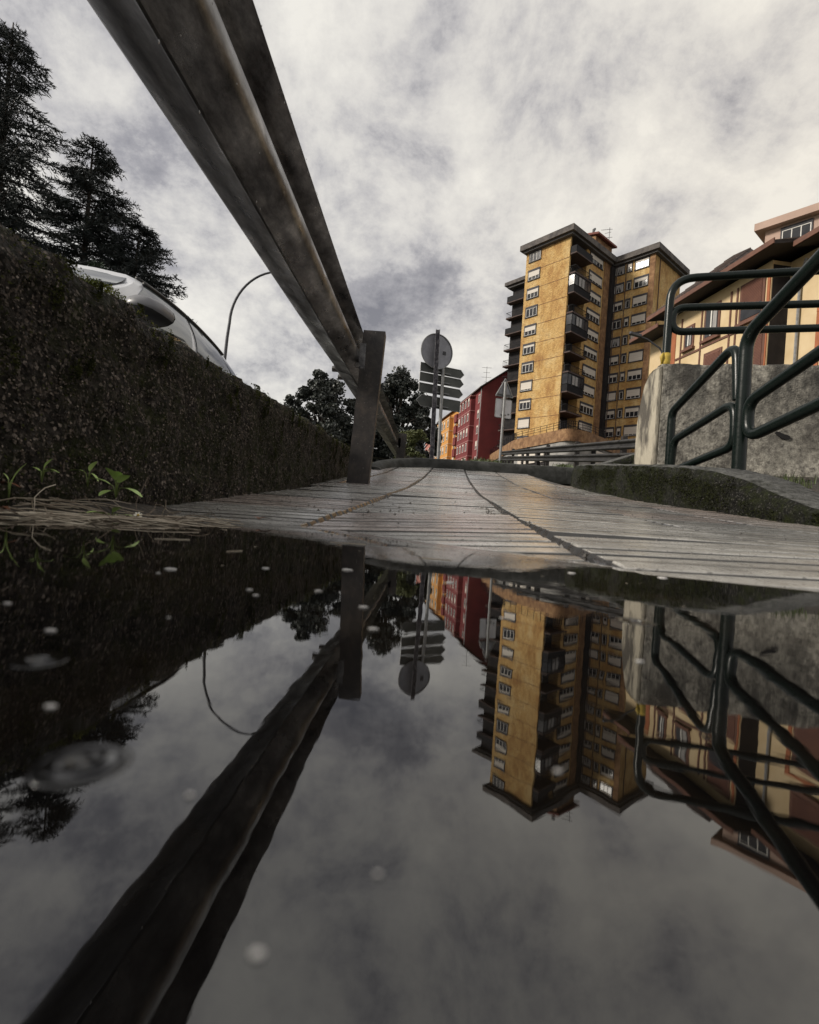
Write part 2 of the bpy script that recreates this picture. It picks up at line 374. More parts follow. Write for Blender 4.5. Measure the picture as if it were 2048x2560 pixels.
# puddle
m = MB(); m.add([(-.62, -2.2, 0), (1.3, -2.2, 0), (1.3, 1.3, 0), (-.62, 1.3, 0)], [(0, 1, 2, 3)])
pud = struct(m.build('puddle', m_water))
for (rx_, ry_, rr_) in ((-.034, .0545, .0050), (-.062, .086, .0045), (.075, .16, .006)):
    secs = []
    for k in range(15):
        q_ = k / 14; h_ = .00012 + .0006 * rr_ / .005 * (math.cos(q_ * 13) * math.exp(-q_ * 2.2)) * (1 - q_)
        secs.append([(rx_ + rr_ * (q_ + .01) * math.cos(2 * math.pi * a / 24), ry_ + rr_ * (q_ + .01) * math.sin(2 * math.pi * a / 24), h_ if k < 14 else .00001) for a in range(24)])
    MB().sweep(secs, closed=True).build('ripple', m_water, pud, smooth=True)

# road of the parked car, street beyond the kerb
m = MB()
xa = [-9, -5, -3, -1.6, -.66]; yy = [-12, -4, 0, 3, 6, 9, 12, 16]
m.v = [(x, y, -.07 + .1 * max(0, y - 6)) for y in yy for x in xa]
m.f = [(j * 5 + i, j * 5 + i + 1, (j + 1) * 5 + i + 1, (j + 1) * 5 + i) for j in range(len(yy) - 1) for i in range(4)]; m.mi = [0] * len(m.f)
struct(m.build('road', m_asph))
m = MB(); yy = [6.4, 8, 10, 14, 20, 30, 45, 60, 90, 120]
m.v = [(x, y, .1005 * y + .035) for y in yy for x in (-.2 - .04 * y, 2 - .04 * y, 4.2 - .02 * y)]
m.f = [(j * 3 + i, j * 3 + i + 1, (j + 1) * 3 + i + 1, (j + 1) * 3 + i) for j in range(len(yy) - 1) for i in range(2)]; m.mi = [0] * len(m.f)
struct(m.build('street', m_asph))

# ---- stones with a rounded section swept along a path
def kerb_stone(path, prof, seed, amp):
    """path: [(x,y,zbase,height)], prof: [(u across, w up 0..1)]"""
    secs = []; P = [Vector((p[0], p[1], 0)) for p in path]
    for i, p in enumerate(path):
        t = (P[min(i + 1, len(P) - 1)] - P[max(i - 1, 0)]).normalized(); nrm = Vector((t.y, -t.x, 0))
        ring = []
        for (u, w) in prof:
            q = P[i] + nrm * u + Vector((0, 0, p[2] - .08 + (p[3] + .08) * w))
            k = fbm(q.x * 9 + seed, q.y * 9, q.z * 9, 4) * amp + fbm(q.x * 45, q.y * 45 + seed, q.z * 45, 3) * amp * .5
            ring.append(q + nrm * k * (-1 if u < 0 else 1) * .8 + Vector((0, 0, k * .6 if w > .2 else 0)))
        secs.append(ring)
    return secs
def resample(path, step):
    out = []
    for a, b in zip(path[:-1], path[1:]):
        n = max(1, int(math.dist(a[:2], b[:2]) / step))
        for k in range(n): out.append(tuple(a[i] + (b[i] - a[i]) * k / n for i in range(4)))
    out.append(path[-1]); return out
def smooth_path(P, it=2):
    for _ in range(it):
        Q = [P[0]]
        for a, b in zip(P[:-1], P[1:]):
            Q += [tuple(a[i] * .75 + b[i] * .25 for i in range(4)), tuple(a[i] * .25 + b[i] * .75 for i in range(4))]
        Q.append(P[-1]); P = Q
    return P
prof = [(-.10, 0), (-.105, .35), (-.10, .72), (-.085, .92), (-.05, 1.0), (.04, 1.0), (.08, .93), (.10, .7), (.10, 0)]
kerb = thing('kerb', (1, 5.1, .48), 'low dark stone kerb crossing the top of the pavement, below the sign posts', 'kerb')
kp = [(-.36, 4.2, .36, .03), (-.30, 4.62, .42, .06), (-.16, 4.95, .47, .085), (.1, 5.1, .49, .10), (.6, 5.14, .497, .10), (1.2, 5.2, .505, .10), (2.2, 5.32, .52, .105), (3.6, 5.5, .54, .11)]
kp = resample(smooth_path(kp), .05); i0 = 0; stone_len = 20
while i0 < len(kp) - 2:
    part = kp[i0:i0 + stone_len + 1]
    MB().sweep(kerb_stone(part, prof, i0, .006), closed=True).build('kerb_stone', m_kerb, kerb, smooth=50)
    i0 += stone_len - 0

# planter kerb on the right, running round the end of the retaining wall
pk = thing('planter_kerb', (1.26, 2.2, .1), 'thick mossy kerb curving round the end of the grey retaining wall', 'kerb')
def kz(y): return gs(1.18, y)
raw = [(1.26, -.6, kz(.2) - .01, .03), (1.26, .6, kz(.6), .028), (1.26, 1.1, kz(1.1), .03), (1.26, 1.4, kz(1.4), .045), (1.26, 1.58, kz(1.58), .085), (1.26, 1.78, kz(1.78), .145), (1.26, 2.1, kz(2.1), .183), (1.26, 2.8, kz(2.8), .188),
       (1.26, 3.4, kz(3.4), .178), (1.275, 3.68, kz(3.6), .17), (1.37, 3.88, kz(3.75), .175), (1.56, 3.98, .29, .25), (1.8, 4.06, .29, .35), (2.2, 4.18, .30, .45), (2.7, 4.3, .31, .57)]
pth = resample(smooth_path(raw), .025)
pprof = [(.085, 0), (.085, .9), (.06, 1.0), (-.05, 1.0), (-.085, .96), (-.098, .85), (-.10, .65), (-.103, .45), (-.103, .28), (-.10, 0)]
PL = int(len(pth) * .245)
for i0 in range(0, len(pth) - 1, PL):
    part = pth[i0:i0 + PL + 1]
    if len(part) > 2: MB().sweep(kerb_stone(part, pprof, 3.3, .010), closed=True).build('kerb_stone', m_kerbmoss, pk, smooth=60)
# moss cushions on the kerb's flank
n = 12000; c = []
while len(c) < n:
    q = pth[random.randrange(int(len(pth) * .15), int(len(pth) * .70))]; h_ = random.random() ** .8
    if fbm(q[1] * 5, h_ * 1.2, q[0] * 3, 3) < -.06: continue
    c.append((q[0] - .104 + random.uniform(-.006, .002) + (.012 if h_ > .85 else 0), q[1] + random.uniform(-.02, .02), q[2] + .005 + h_ * q[3] * .9))
c = np.array(c); a = rnd_dirs(n) * rng.uniform(.0008, .002, (n, 1)); b_ = np.cross(a, rnd_dirs(n)); b_ = b_ / np.linalg.norm(b_, axis=1, keepdims=True) * rng.uniform(.0015, .0038, (n, 1))
o = quads('moss', c, a, b_, m_mossd, pk); o['kind'] = 'stuff'
# soil between kerb and wall
m = MB(); sxs = [1.32 + .17 * i for i in range(16)]; sys_ = [.2 + .2 * i for i in range(20)]
def soilz(x, y): return kz(min(y, 3.3)) + (.035 if y < 1.1 else .035 + .10 * sstep(1.1, 2.1, y)) + .05 * sstep(1.4, 2.2, x) + .006 * fbm(x * 12, y * 12, 2, 3)
m.v = [(x, y, soilz(x, y)) for y in sys_ for x in sxs]
m.f = [(j * 16 + i, j * 16 + i + 1, (j + 1) * 16 + i + 1, (j + 1) * 16 + i) for j in range(19) for i in range(15)]; m.mi = [0] * len(m.f)
struct(m.build('soil_bed', m_soil, smooth=True))

# ---- left low wall
wl = thing('concrete_wall', (-.55, 2, 0), 'low dark mossy concrete wall beside the puddle, under the steel guardrail', 'wall')
def wallx(y): return -.435 + .017 * y
def walltop(y): return .290 + .041 * (y - .5) + .006 * fbm(y * 2.2, 5, 1, 3)
ysl = [-1.2 + .05 * i for i in range(28)] + [.2 + .011 * i for i in range(264)] + [3.1 + .03 * i for i in range(125)]
secs = []
for y in ysl:
    t = walltop(y); xf = wallx(y); ring = []
    zb = -.10 if y < 1 else -.1 + .06 * (y - 1)
    for k in range(27):
        w = k / 26; ring.append((xf - .012 * max(0, w - .93) / .07, zb + (t - zb) * w))
    ring += [(xf - .035, t + .010), (xf - .08, t + .014), (xf - .13, t + .013), (xf - .18, t + .012), (xf - .22, t - .01), (xf - .23, -.12)]
    out = []
    for (x, z) in ring:
        k = .011 * fbm(y * 6, z * 7, 1.7, 4) + .0095 * fbm(y * 34, z * 28, x * 20, 4)
        out.append((x + k, y, z + (.011 * fbm(y * 13, x * 10, 9, 4) - .02 * max(0, fbm(y * 4.1, 3, 2, 2) - .25) if z > t - .03 else 0)))
    secs.append(out)
MB().sweep(secs, closed=True).build('wall_body', m_wall, wl, smooth=True)
# moss growing on the crest and in runs down the face
def wall_moss(n, lo, hi, mat, sz, thr):
    c = []
    while len(c) < n:
        y = random.uniform(.25, 4.6); d = random.uniform(lo, hi)
        if fbm(y * 7, d * 3, 8, 3) + (.18 * math.exp(-d / .03)) < thr: continue
        c.append((wallx(y) + .006 + .010 * fbm(y * 6, (walltop(y) - d) * 7, 1.7, 4) - (.03 * random.random() if d < .006 else 0), y, walltop(y) - d + (.003 if d < .006 else 0)))
    c = np.array(c); n = len(c); a = rnd_dirs(n) * rng.uniform(sz * .35, sz * .8, (n, 1)); b_ = np.cross(a, rnd_dirs(n)); b_ = b_ / np.linalg.norm(b_, axis=1, keepdims=True) * rng.uniform(sz * .6, sz * 1.5, (n, 1))
    o = quads('moss', c, a, b_, mat, wl); o['kind'] = 'stuff'
wall_moss(2500, 0, .03, m_moss, .0009, .22)
wall_moss(7000, .0, .26, m_mossd, .0014, .16)
# coarse aggregate standing proud of the weathered face
nA = 52000; yA = .22 + 3.0 * rng.random(nA) ** 1.5; fA = rng.random(nA)
cA = np.array([(wallx(y), y, -.02 + .055 * y * .6 + f * (walltop(y) + .01 - (-.02 + .033 * y))) for y, f in zip(yA, fA)])
cA[:, 0] += np.array([.0018 + .011 * fbm(p[1] * 6, p[2] * 7, 1.7, 4) + .0095 * fbm(p[1] * 34, p[2] * 28, p[0] * 20, 4) for p in cA.tolist()])
keep = np.array([p[2] < walltop(p[1]) - .004 for p in cA.tolist()]); cA = cA[keep]; nA = len(cA)
tl_ = rng.normal(0, .22, (nA, 2)); nrm_ = np.stack([np.ones(nA), tl_[:, 0], tl_[:, 1] + .25], 1); nrm_ /= np.linalg.norm(nrm_, axis=1, keepdims=True)
ax_ = np.stack([np.zeros(nA), np.ones(nA), rng.normal(0, .5, nA)], 1); ax_ -= nrm_ * (ax_ * nrm_).sum(1, keepdims=True); ax_ /= np.linalg.norm(ax_, axis=1, keepdims=True)
bx_ = np.cross(nrm_, ax_); sz1 = .0006 + .0017 * rng.random((nA, 1)) ** 2; pick = rng.random(nA)
for lo_, hi_, mt in ((0, .46, m_aggd), (.46, .82, m_aggb), (.82, .91, m_aggl), (.91, 1.0, m_mossm)):
    k_ = (pick >= lo_) & (pick < hi_); o = quads('aggregate', cA[k_], (ax_ * sz1)[k_], (bx_ * sz1 * .6)[k_], mt, wl); o['kind'] = 'stuff'
# moss lumps
c = []
for i in range(70):
    y0_ = random.uniform(.35, 3.4); d0 = abs(random.gauss(0, .05)) if i % 3 else random.uniform(0, .2); rr = random.uniform(.006, .018)
    for k in range(130):
        u = random.gauss(0, .5); w = random.gauss(0, .5); hgt_ = max(0, 1 - u * u - w * w) ** .5
        y = y0_ + u * rr; d = d0 + w * rr * 1.5
        c.append((wallx(y) + .004 + .011 * fbm(y * 6, (walltop(y) - d) * 7, 1.7, 4) + hgt_ * rr * .45, y, walltop(y) - max(d, -.002)))
c = np.array(c); n = len(c); a = rnd_dirs(n) * rng.uniform(.0006, .0013, (n, 1)); b_ = np.cross(a, rnd_dirs(n)); b_ = b_ / np.linalg.norm(b_, axis=1, keepdims=True) * rng.uniform(.001, .0024, (n, 1))
o = quads('moss', c, a, b_, m_mossm, wl); o['kind'] = 'stuff'
# a moss cushion lifted on the crest
c = []
for i in range(1600):
    y = random.gauss(.70, .03); c.append((wallx(y) - random.uniform(.012, .06), y, walltop(y) + .006 + .010 * random.random() * math.exp(-((y - .7) / .05) ** 2)))
c = np.array(c); a = rnd_dirs(len(c)) * .0009; b_ = rnd_dirs(len(c)) * .0016
o = quads('moss', c, a, b_, m_moss, wl); o['kind'] = 'stuff'

# ---- right retaining wall
rw = thing('retaining_wall', (2.4, 2.8, .28), 'rough grey retaining wall with black streaks behind the green stair railing', 'wall')
A = Vector((1.42, 2.90, 0)); D = Vector((.976, -.218, 0)); NB = Vector((.218, .976, 0))
pr = [(0, .1)] + [(0, .1 + .9 * k / 40) for k in range(1, 40)] + [(.006, .993), (.03, 1.0), (.07, .993), (.11, .96), (.15, .90), (.185, .80), (.205, .68), (.215, .5), (.215, .1)]
secs = []
for i in range(110):
    s = i * .026 if i else 0
    ring = []
    for (u, z) in pr:
        q = A + D * (s - (.06 * u / .215 if i == 0 else 0)) + NB * u; k = .010 * fbm(s * 6, z * 6, u * 5 + 2, 4) + .006 * fbm(s * 34, z * 34, u * 34, 4)
        ring.append((q.x - NB.x * k, q.y - NB.y * k, z + (k * .7 if z > .9 else 0)))
    secs.append(ring)
MB().sweep(secs, closed=True).build('wall_body', m_rw, rw, smooth=60)
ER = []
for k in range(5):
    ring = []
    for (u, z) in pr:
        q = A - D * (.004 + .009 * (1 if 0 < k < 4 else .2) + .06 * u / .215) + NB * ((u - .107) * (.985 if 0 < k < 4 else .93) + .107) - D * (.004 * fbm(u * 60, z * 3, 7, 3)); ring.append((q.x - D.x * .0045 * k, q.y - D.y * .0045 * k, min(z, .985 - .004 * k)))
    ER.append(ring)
MB().sweep(ER, closed=True).build('wall_end', m_rwend, rw, smooth=40)  # thin facing added so the end reads as sunlit
m = MB(); q = Vector((2.03, 2.757, .595)); mk = []
for k in range(14):
    a = 2 * math.pi * k / 14; rr = 1 + .25 * math.sin(2 * a + 1) + .15 * math.sin(3 * a)
    mk.append(q + D * (.030 * math.cos(a) * rr) + Vector((0, 0, .017 * math.sin(a) * rr - .5 * .03 * math.cos(a))))
m.prism(mk, NB * .03); m.build('damp_hole', M('black hole', (.008, .007, .007), None, 20, rough=.95), rw)

# ================================================================== guardrails
WP = [(.156, .000), (.150, .006), (.138, .040), (.128, .066), (.114, .078), (.097, .081), (.080, .078), (.066, .066), (.046, .030), (.030, .008), (.016, .001), (0, 0)]
WP = [(z * .87, d) for z, d in WP]; WP = WP + [(-z, d) for z, d in WP[-2::-1]]
def wbeam(path, dside):
    """path [(x,y,zc)], dside: unit vector to the traffic side"""
    secs = []
    for (x, y, z) in path:
        a = [Vector((x, y, z + h)) + dside * d for h, d in WP]; bq = [p + Vector((0, 0, 0)) - dside * .0045 for p in a]
        secs.append(a + bq[::-1])
    return MB().sweep(secs, closed=True)
def cpost(x, y, z0, z1, w=.105, dp=.075, t=.006):
    m = MB(); hw = w / 2
    o = [(-hw, 0), (hw, 0), (hw, dp), (hw - .028, dp), (hw - .028, dp - t), (hw - t, dp - t), (hw - t, t), (-hw + t, t), (-hw + t, dp - t), (-hw + .028, dp - t), (-hw + .028, dp), (-hw, dp)]
    m.prism([(x + a, y + b, z0) for a, b in o], (.042 * (z1 - z0), 0, z1 - z0)); return m
gr = thing('guardrail', (-.25, 2.4, .12), 'big rusty steel W-beam guardrail rising over the puddle above the mossy wall', 'guardrail')
def bx(y): return -.297 if y < 2.4 else -.297 + .0215 * (y - 2.4)
def bz(y): return .022 + (.631 + .066 * (y - .75) if y < 2.4 else .740 + .036 * (y - 2.4)) + .003 * math.sin(y * 3)
RD = Vector((-1, 0, 0))
for (y0, y1, dz, dx) in ((-1.9, 2.52, 0, 0), (2.22, 6.55, .0, -.006), (6.3, 10.6, 0, -.012)):
    n = 60 if y0 < 0 else 12
    pth_ = [(bx(y) + dx, y, bz(y) + dz) for y in [y0 + (y1 - y0) * k / n for k in range(n + 1)]]
    wbeam(pth_, RD).build('rail_beam', m_galv, gr, smooth=40)
for (x, y) in ((-.270, -1.6), (-.270, 2.40), (-.182, 6.40), (-.095, 10.4)):
    zb = g(x, max(y, .3)) - .25 if y < 5 else .1005 * y - .25
    p = cpost(x, y, zb, bz(y) + .125).build('post', m_post, gr, smooth=30)
    MB().box((x - .009, y + .035, bz(y)), (.03, .07, .12)).build('spacer', m_galv, gr)
    for dz in (-.0,):
        bb = MB(); bb.tube([(x - .03, y - .004, bz(y) + dz - .05), (x - .03, y - .016, bz(y) + dz - .05)], .013, 6); bb.build('bolt', m_bolt, gr)
for yb in (2.28, 2.46):
    for zb in (-.097, .097):
        MB().tube([(-.297 - .081 - .02, yb, bz(yb) + zb), (-.297 - .060, yb, bz(yb) + zb)], .013, 6).build('bolt', m_bolt, gr)
# rain drops hanging on the beam
m = MB()
for i in range(150):
    y = random.uniform(.45, 2.3); k = random.choice((0, 0, 0, 4, 11, 12, 13, 14, 20, 22)); h, d = WP[k]
    x0 = bx(y) - d + .004; z0 = bz(y) + h + random.uniform(-.01, .01); r_ = random.uniform(.0007, .0016); s = 6
    vs = [(x0 + r_ * .8, y, z0)] + [(x0 + r_ * .1, y + r_ * math.cos(2 * math.pi * a / s), z0 + r_ * 1.7 * math.sin(2 * math.pi * a / s)) for a in range(s)]
    m.add(vs, [(0, 1 + a, 1 + (a + 1) % s) for a in range(s)])
o = m.build('rain_drops', m_drop, gr, smooth=True); o['kind'] = 'stuff'

# far guardrail beside the street
m_farrail = M('dull dark rail steel', (.028, .027, .028), (.06, .058, .056), 3, rough=.6, metal=.4)
fg = thing('guardrail', (5.7, 16, 1.7), 'dark distant guardrail running along the street below the brick tower', 'guardrail')
def fz(y): return .1005 * y + .03 + .87 + .012 * (y - 13)*0
for y0 in (9.5, 13.5, 17.5, 21.5, 25.5, 29.5):
    wbeam([(5.62 + .004 * y, y, .03 + .1065 * y + .60 - .155), (5.62 + .004 * (y + 4.2), y0 + 4.2, .03 + .1065 * (y0 + 4.2) + .60 - .155)] if False else
          [(5.62 + .012 * (k - 13), k, .03 + .107 * k + .78) for k in (y0, y0 + 2, y0 + 4.15)], Vector((-1, 0, 0))).build('rail_beam', m_farrail, fg, smooth=40)
    wbeam([(5.63 + .012 * (k - 13), k, .03 + .107 * k + .42) for k in (y0, y0 + 2, y0 + 4.15)], Vector((-1, 0, 0))).build('rail_beam', m_farrail, fg, smooth=40)
    MB().box((5.70 + .012 * (y0 - 13), y0 + .1, .107 * y0 + .40), (.14, .12, 1.3)).build('post', m_post, fg)

# ================================================================== green railings
def rail(pts, r, parent, name, rad=.05, seg=12):
    return MB().tube(fillet(pts, rad, 7), r, seg).build(name, m_green, parent, smooth=50)
sr = thing('stair_railing', (1.35, 2.07, .23), 'dark green tubular stair railing rising in front of the grey wall', 'railing')
X0 = 1.35
rail([(X0, 2.068, .13), (X0, 2.075, .86), (X0, 1.40, 1.125), (X0, .9, 1.32)], .0265, sr, 'handrail_post', .10)
rail([(X0, 2.635, .26), (X0, 2.640, .655), (X0, 2.135, .850), (X0, 2.105, .60)], .0205, sr, 'front_frame', .06)
rail([(X0, 2.615, .35), (X0, 2.60, .50), (X0, 2.12, .595), (X0, 2.108, .405), (X0, 2.615, .335)], .0185, sr, 'inner_loop', .06)
rail([(X0, 1.15, .70), (X0, 1.17, .805), (X0, 2.035, .575), (X0, 2.03, .425), (X0, 1.17, .58), (X0, 1.15, .70)], .0225, sr, 'inner_loop', .07)
rail([(X0, 1.12, 0.0), (X0, 1.12, 1.225)], .0265, sr, 'post')
wr = thing('wall_railing', (1.45, 2.99, 1.0), 'dark green railing standing on top of the grey retaining wall', 'railing')
def wp(s, z, u=.10): q = A + D * s + NB * u; return (q.x, q.y, z)
rail([wp(.03, .93), wp(.03, 1.535), wp(2.6, 1.61)], .0235, wr, 'handrail_post', .14)
rail([wp(2.6, 1.385), wp(.05, 1.36), wp(.05, 1.215), wp(2.6, 1.265)], .0215, wr, 'inner_loop', .072)
rail([wp(2.2, .95), wp(2.2, 1.59)], .0235, wr, 'post')
q = wp(.03, 0); m = MB()
m.tube([(q[0], q[1], 1.0), (q[0] - .002, q[1], 1.03), (q[0], q[1], 1.06), (q[0] + .001, q[1], 1.085)], [.0245, .0265, .026, .0242], 12)
m.tube([(q[0] - .024, q[1] - .012, 1.085), (q[0] - .034, q[1] - .016, 1.06), (q[0] - .030, q[1] - .012, 1.02)], [.004, .011, .004], 6); m.build('yellow_tape', m_yellow, wr, smooth=True)

# ================================================================== signs
m_signback = M('sign back aluminium', (.27, .27, .295), (.20, .20, .22), 6, rough=.5, metal=.4, rvar=.1)
m_arrow = M('arrow board back', (.050, .053, .049), (.085, .088, .080), 5, rough=.6, metal=.2)
m_pole = M('galvanised pole', (.30, .30, .30), (.20, .20, .2), 8, rough=.5, metal=.5)
m_ibeam = M('rust flecked sign post', (.05, .045, .055), (.20, .19, .2), 14, lo=.45, hi=.62, rough=.55, metal=.4)
m_clamp = M('clamp', (.16, .16, .16), None, 20, rough=.45, metal=.6)
sg = thing('sign_post', (.30, 8.45, .85), 'back of a round road sign with four arrow boards on two posts', 'road sign')
def frame(yaw):  # local sign axes: u right, n toward viewer
    return Vector((math.cos(yaw), math.sin(yaw), 0))
U = frame(R(24)); NV = Vector((U.y, -U.x, 0))
def sp_(c, u, w, n=0): return Vector(c) + U * u + NV * n + Vector((0, 0, w))
def post_path(x0, x1, y, z0, z1): return [(x0, y, z0), (x1, y, z1)]
m = MB()
for (a, b_) in ((-.035, -.028), (.028, .035)):
    m.prism([(.316 + a, 8.36, .6), (.316 + b_, 8.36, .6), (.316 + b_, 8.46, .6), (.316 + a, 8.46, .6)], (-.052, 0, 2.53))
m.prism([(.316 - .028, 8.405, .6), (.316 + .028, 8.405, .6), (.316 + .028, 8.413, .6), (.316 - .028, 8.413, .6)], (-.052, 0, 2.53))
m.build('main_post', m_ibeam, sg)
MB().tube([(.432, 8.55, .6), (.405, 8.55, 2.52)], .03, 10).build('second_post', m_pole, sg, smooth=40)
dc = (.275, 8.52, 2.80)
ring = [sp_(dc, .30 * math.cos(2 * math.pi * k / 40), .30 * math.sin(2 * math.pi * k / 40)) for k in range(40)]
m = MB().prism(ring, -NV * .004)
ri = [sp_(dc, .288 * math.cos(2 * math.pi * k / 40), .288 * math.sin(2 * math.pi * k / 40), .014) for k in range(40)]
ro = [sp_(dc, .302 * math.cos(2 * math.pi * k / 40), .302 * math.sin(2 * math.pi * k / 40), .014) for k in range(40)]
rb = [sp_(dc, .302 * math.cos(2 * math.pi * k / 40), .302 * math.sin(2 * math.pi * k / 40), -.004) for k in range(40)]
o_ = MB(); o_.add(ri + ro + rb, [(k, (k + 1) % 40, 40 + (k + 1) % 40, 40 + k) for k in range(40)] + [(40 + k, 40 + (k + 1) % 40, 80 + (k + 1) % 40, 80 + k) for k in range(40)])
disc = m.build('round_sign', m_signback, sg); o_.build('rim', m_pole, disc)
MB().box(sp_(dc, .145, -.005, .003), (.06, .004, .06), Matrix.Rotation(R(24), 4, 'Z')).build('sticker', M('dark sticker', (.03, .03, .035), None, 30, rough=.5), disc)
for i, (zc, hh, L_, flip) in enumerate(((2.50, .073, 1, 0), (2.335, .073, 1, 0), (2.155, .075, 1, 0), (1.935, .095, 1, 1))):
    ac = (.395, 8.60, zc); w0, w1 = -.42, .43
    if not flip: poly = [(w0 - .0, -hh), (w1 - .07, -hh), (w1, 0), (w1 - .07, hh), (w0, hh)]
    else: poly = [(w0 - .03, 0), (w0 + .055, -hh), (w1 - .04, -hh), (w1 - .04, hh), (w0 + .055, hh)]
    ar = MB().prism([sp_(ac, u, w) for u, w in poly], -NV * .004).build('arrow_board', m_arrow, sg)
    ed = MB()
    for k in range(len(poly)):
        (u0, v0), (u1, v1) = poly[k], poly[(k + 1) % len(poly)]
        ed.tube([sp_(ac, u0, v0, .004), sp_(ac, u1, v1, .004)], .006, 5)
    ed.build('edge_rim', m_pole, ar)
    MB().box(sp_(ac, .0, -hh * .6, .02), (.30, .025, .02), Matrix.Rotation(R(24), 4, 'Z')).build('clamp', m_clamp, ar)
tg = thing('warning_sign', (2.92, 16.8, 1.7), 'back of a triangular warning sign above a white square plate on one pole', 'road sign')
U = frame(R(18)); NV = Vector((U.y, -U.x, 0))
MB().tube([(2.90, 16.72, 1.4), (2.915, 16.72, 4.6)], .045, 10).build('pole', m_pole, tg, smooth=40)
tcn_ = (2.915, 16.8, 4.13)
tri = [(-.32, 0), (.32, 0), (0, .60)]
t3 = MB().prism([sp_(tcn_, u, w) for u, w in tri], -NV * .004).build('triangle_plate', m_signback, tg)
ed = MB()
for k in range(3): ed.tube([sp_(tcn_, *tri[k], .006), sp_(tcn_, *tri[(k + 1) % 3], .006)], .022, 6)
ed.build('edge_rim', m_pole, t3)
MB().box(sp_(tcn_, 0, .07, .03), (.5, .03, .04), Matrix.Rotation(R(18), 4, 'Z')).build('clamp', m_clamp, t3)
sqp = fillet([sp_(tcn_, u, w) for u, w in ((0, -.72), (.30, -.72), (.30, -.09), (-.30, -.09), (-.30, -.72), (0, -.72))], .05, 4)[:-1]
s3 = MB().prism(sqp, -NV * .004).build('square_plate', M('pale sign back', (.62, .60, .62), (.52, .51, .53), 4, rough=.5), tg)
ed = MB(); ed.tube(sqp + [sqp[0]], .012, 5); ed.build('edge_rim', m_pole, s3)
MB().box(sp_(tcn_, .2, -.58, .004), (.07, .004, .05), Matrix.Rotation(R(18), 4, 'Z')).build('sticker', m_clamp, s3)
MB().box(sp_(tcn_, 0, -.62, .03), (.2, .03, .04), Matrix.Rotation(R(18), 4, 'Z')).build('clamp', m_clamp, s3)

# ================================================================== street lamps
m_lamp = M('lamp pole paint', (.07, .075, .085), (.05, .05, .06), 5, rough=.5, metal=.3)
lp = thing('street_lamp', (-5.95, 15, .7), 'tall swan-neck street lamp rising behind the mossy wall beside the parked car', 'street lamp')
arc = [(-5.95, 15, .5), (-5.9, 15, 3.5), (-5.84, 15, 4.9)] + [(-4.35 - 1.45 * math.cos(a), 15, 5.35 + 1.62 * math.sin(a)) for a in [math.pi / 2 * k / 14 for k in range(0, 16)]]
MB().tube(arc, [.055, .05, .045] + [.042 - .001 * k for k in range(16)], 10).build('pole', m_lamp, lp, smooth=40)
MB().tube([(-4.28, 15, 6.96), (-4.05, 15, 6.93), (-3.75, 15, 6.86), (-3.6, 15, 6.80)], [.05, .11, .12, .04], 10).build('lamp_head', m_lamp, lp, smooth=40)
lp = thing('street_lamp', (12.2, 25, 5.0), 'slender street lamp with a flat head leaning out past the green wall railing', 'street lamp')
MB().tube([(12.22, 25, 4.6), (12.2, 25, 8.7), (11.95, 25, 9.1), (11.3, 25, 9.5), (10.9, 25, 9.62)], [.06, .05, .045, .04, .035], 8).build('pole', m_lamp, lp, smooth=40)
MB().prism([(10.95, 24.9, 9.58), (10.95, 25.1, 9.58), (10.4, 25.12, 9.70), (10.36, 25, 9.71), (10.4, 24.88, 9.70)], (.02, 0, .11)).build('lamp_head', m_lamp, lp)

# ================================================================== parked car (front toward the puddle)
m_paint, b = newmat('wet silver car paint'); L(ramp(tex(3, 3), [(.3, (.62, .63, .66)), (.7, (.68, .69, .72))]), b.inputs['Base Color'])
b.inputs['Metallic'].default_value = .0; b.inputs['Roughness'].default_value = .32; b.inputs['Coat Weight'].default_value = .6; b.inputs['Coat Roughness'].default_value = .08
bumpn(b, tex(260, 2, .5), .25, .002)
m_glass, b = newmat('car glass'); L(ramp(tex(4, 2), [(.3, (.05, .06, .065)), (.7, (.07, .08, .085))]), b.inputs['Base Color'])
b.inputs['Roughness'].default_value = .05; b.inputs['IOR'].default_value = 1.75
m_paintd = M('grey mirror shell', (.13, .13, .14), (.17, .17, .18), 8, rough=.4, spec=.6)
m_rub = M('black rubber', (.012, .012, .014), (.02, .02, .02), 30, rough=.6)
m_rim = M('wheel alloy', (.4, .4, .42), None, 10, rough=.35, metal=.8)
m_headl = M('headlamp', (.6, .62, .65), None, 20, rough=.08)
m_tail = M('tail lamp', (.25, .01, .01), None, 20, rough=.15)
car = thing('parked_car', (-2.5, 3.45, -.07), 'silver hatchback parked behind the mossy wall, only its roof and mirror showing', 'car', rz=math.pi); car.scale = (1, 1, 1.09)
# lower body: stations (y, zbot, zshoulder, ztop, half width)
st = [(2.10, .38, .50, .52, .55), (2.04, .26, .62, .66, .74), (1.85, .20, .70, .76, .83), (1.4, .19, .80, .88, .87), (.95, .19, .88, .98, .89), (.3, .19, .92, 1.00, .90), (-.6, .19, .93, 1.01, .90), (-1.4, .20, .92, 1.02, .88), (-1.85, .24, .85, 1.0, .82), (-2.0, .34, .70, .80, .70)]
secs = []
for (y, zb, zs, zt, w) in st:
    ringx = [(w * .86, zb), (w, zb + .16), (w * 1.0, (zb + zs) / 2), (w * .985, zs), (w * .93, zt - .015), (w * .55, zt + .03), (0, zt + .045)]
    ring = [(x, y, z) for x, z in ringx] + [(-x, y, z) for x, z in ringx[-2::-1]]
    secs.append(ring)
body = MB().sweep(secs, closed=True).build('body', m_paint, car, local=True, smooth=35)
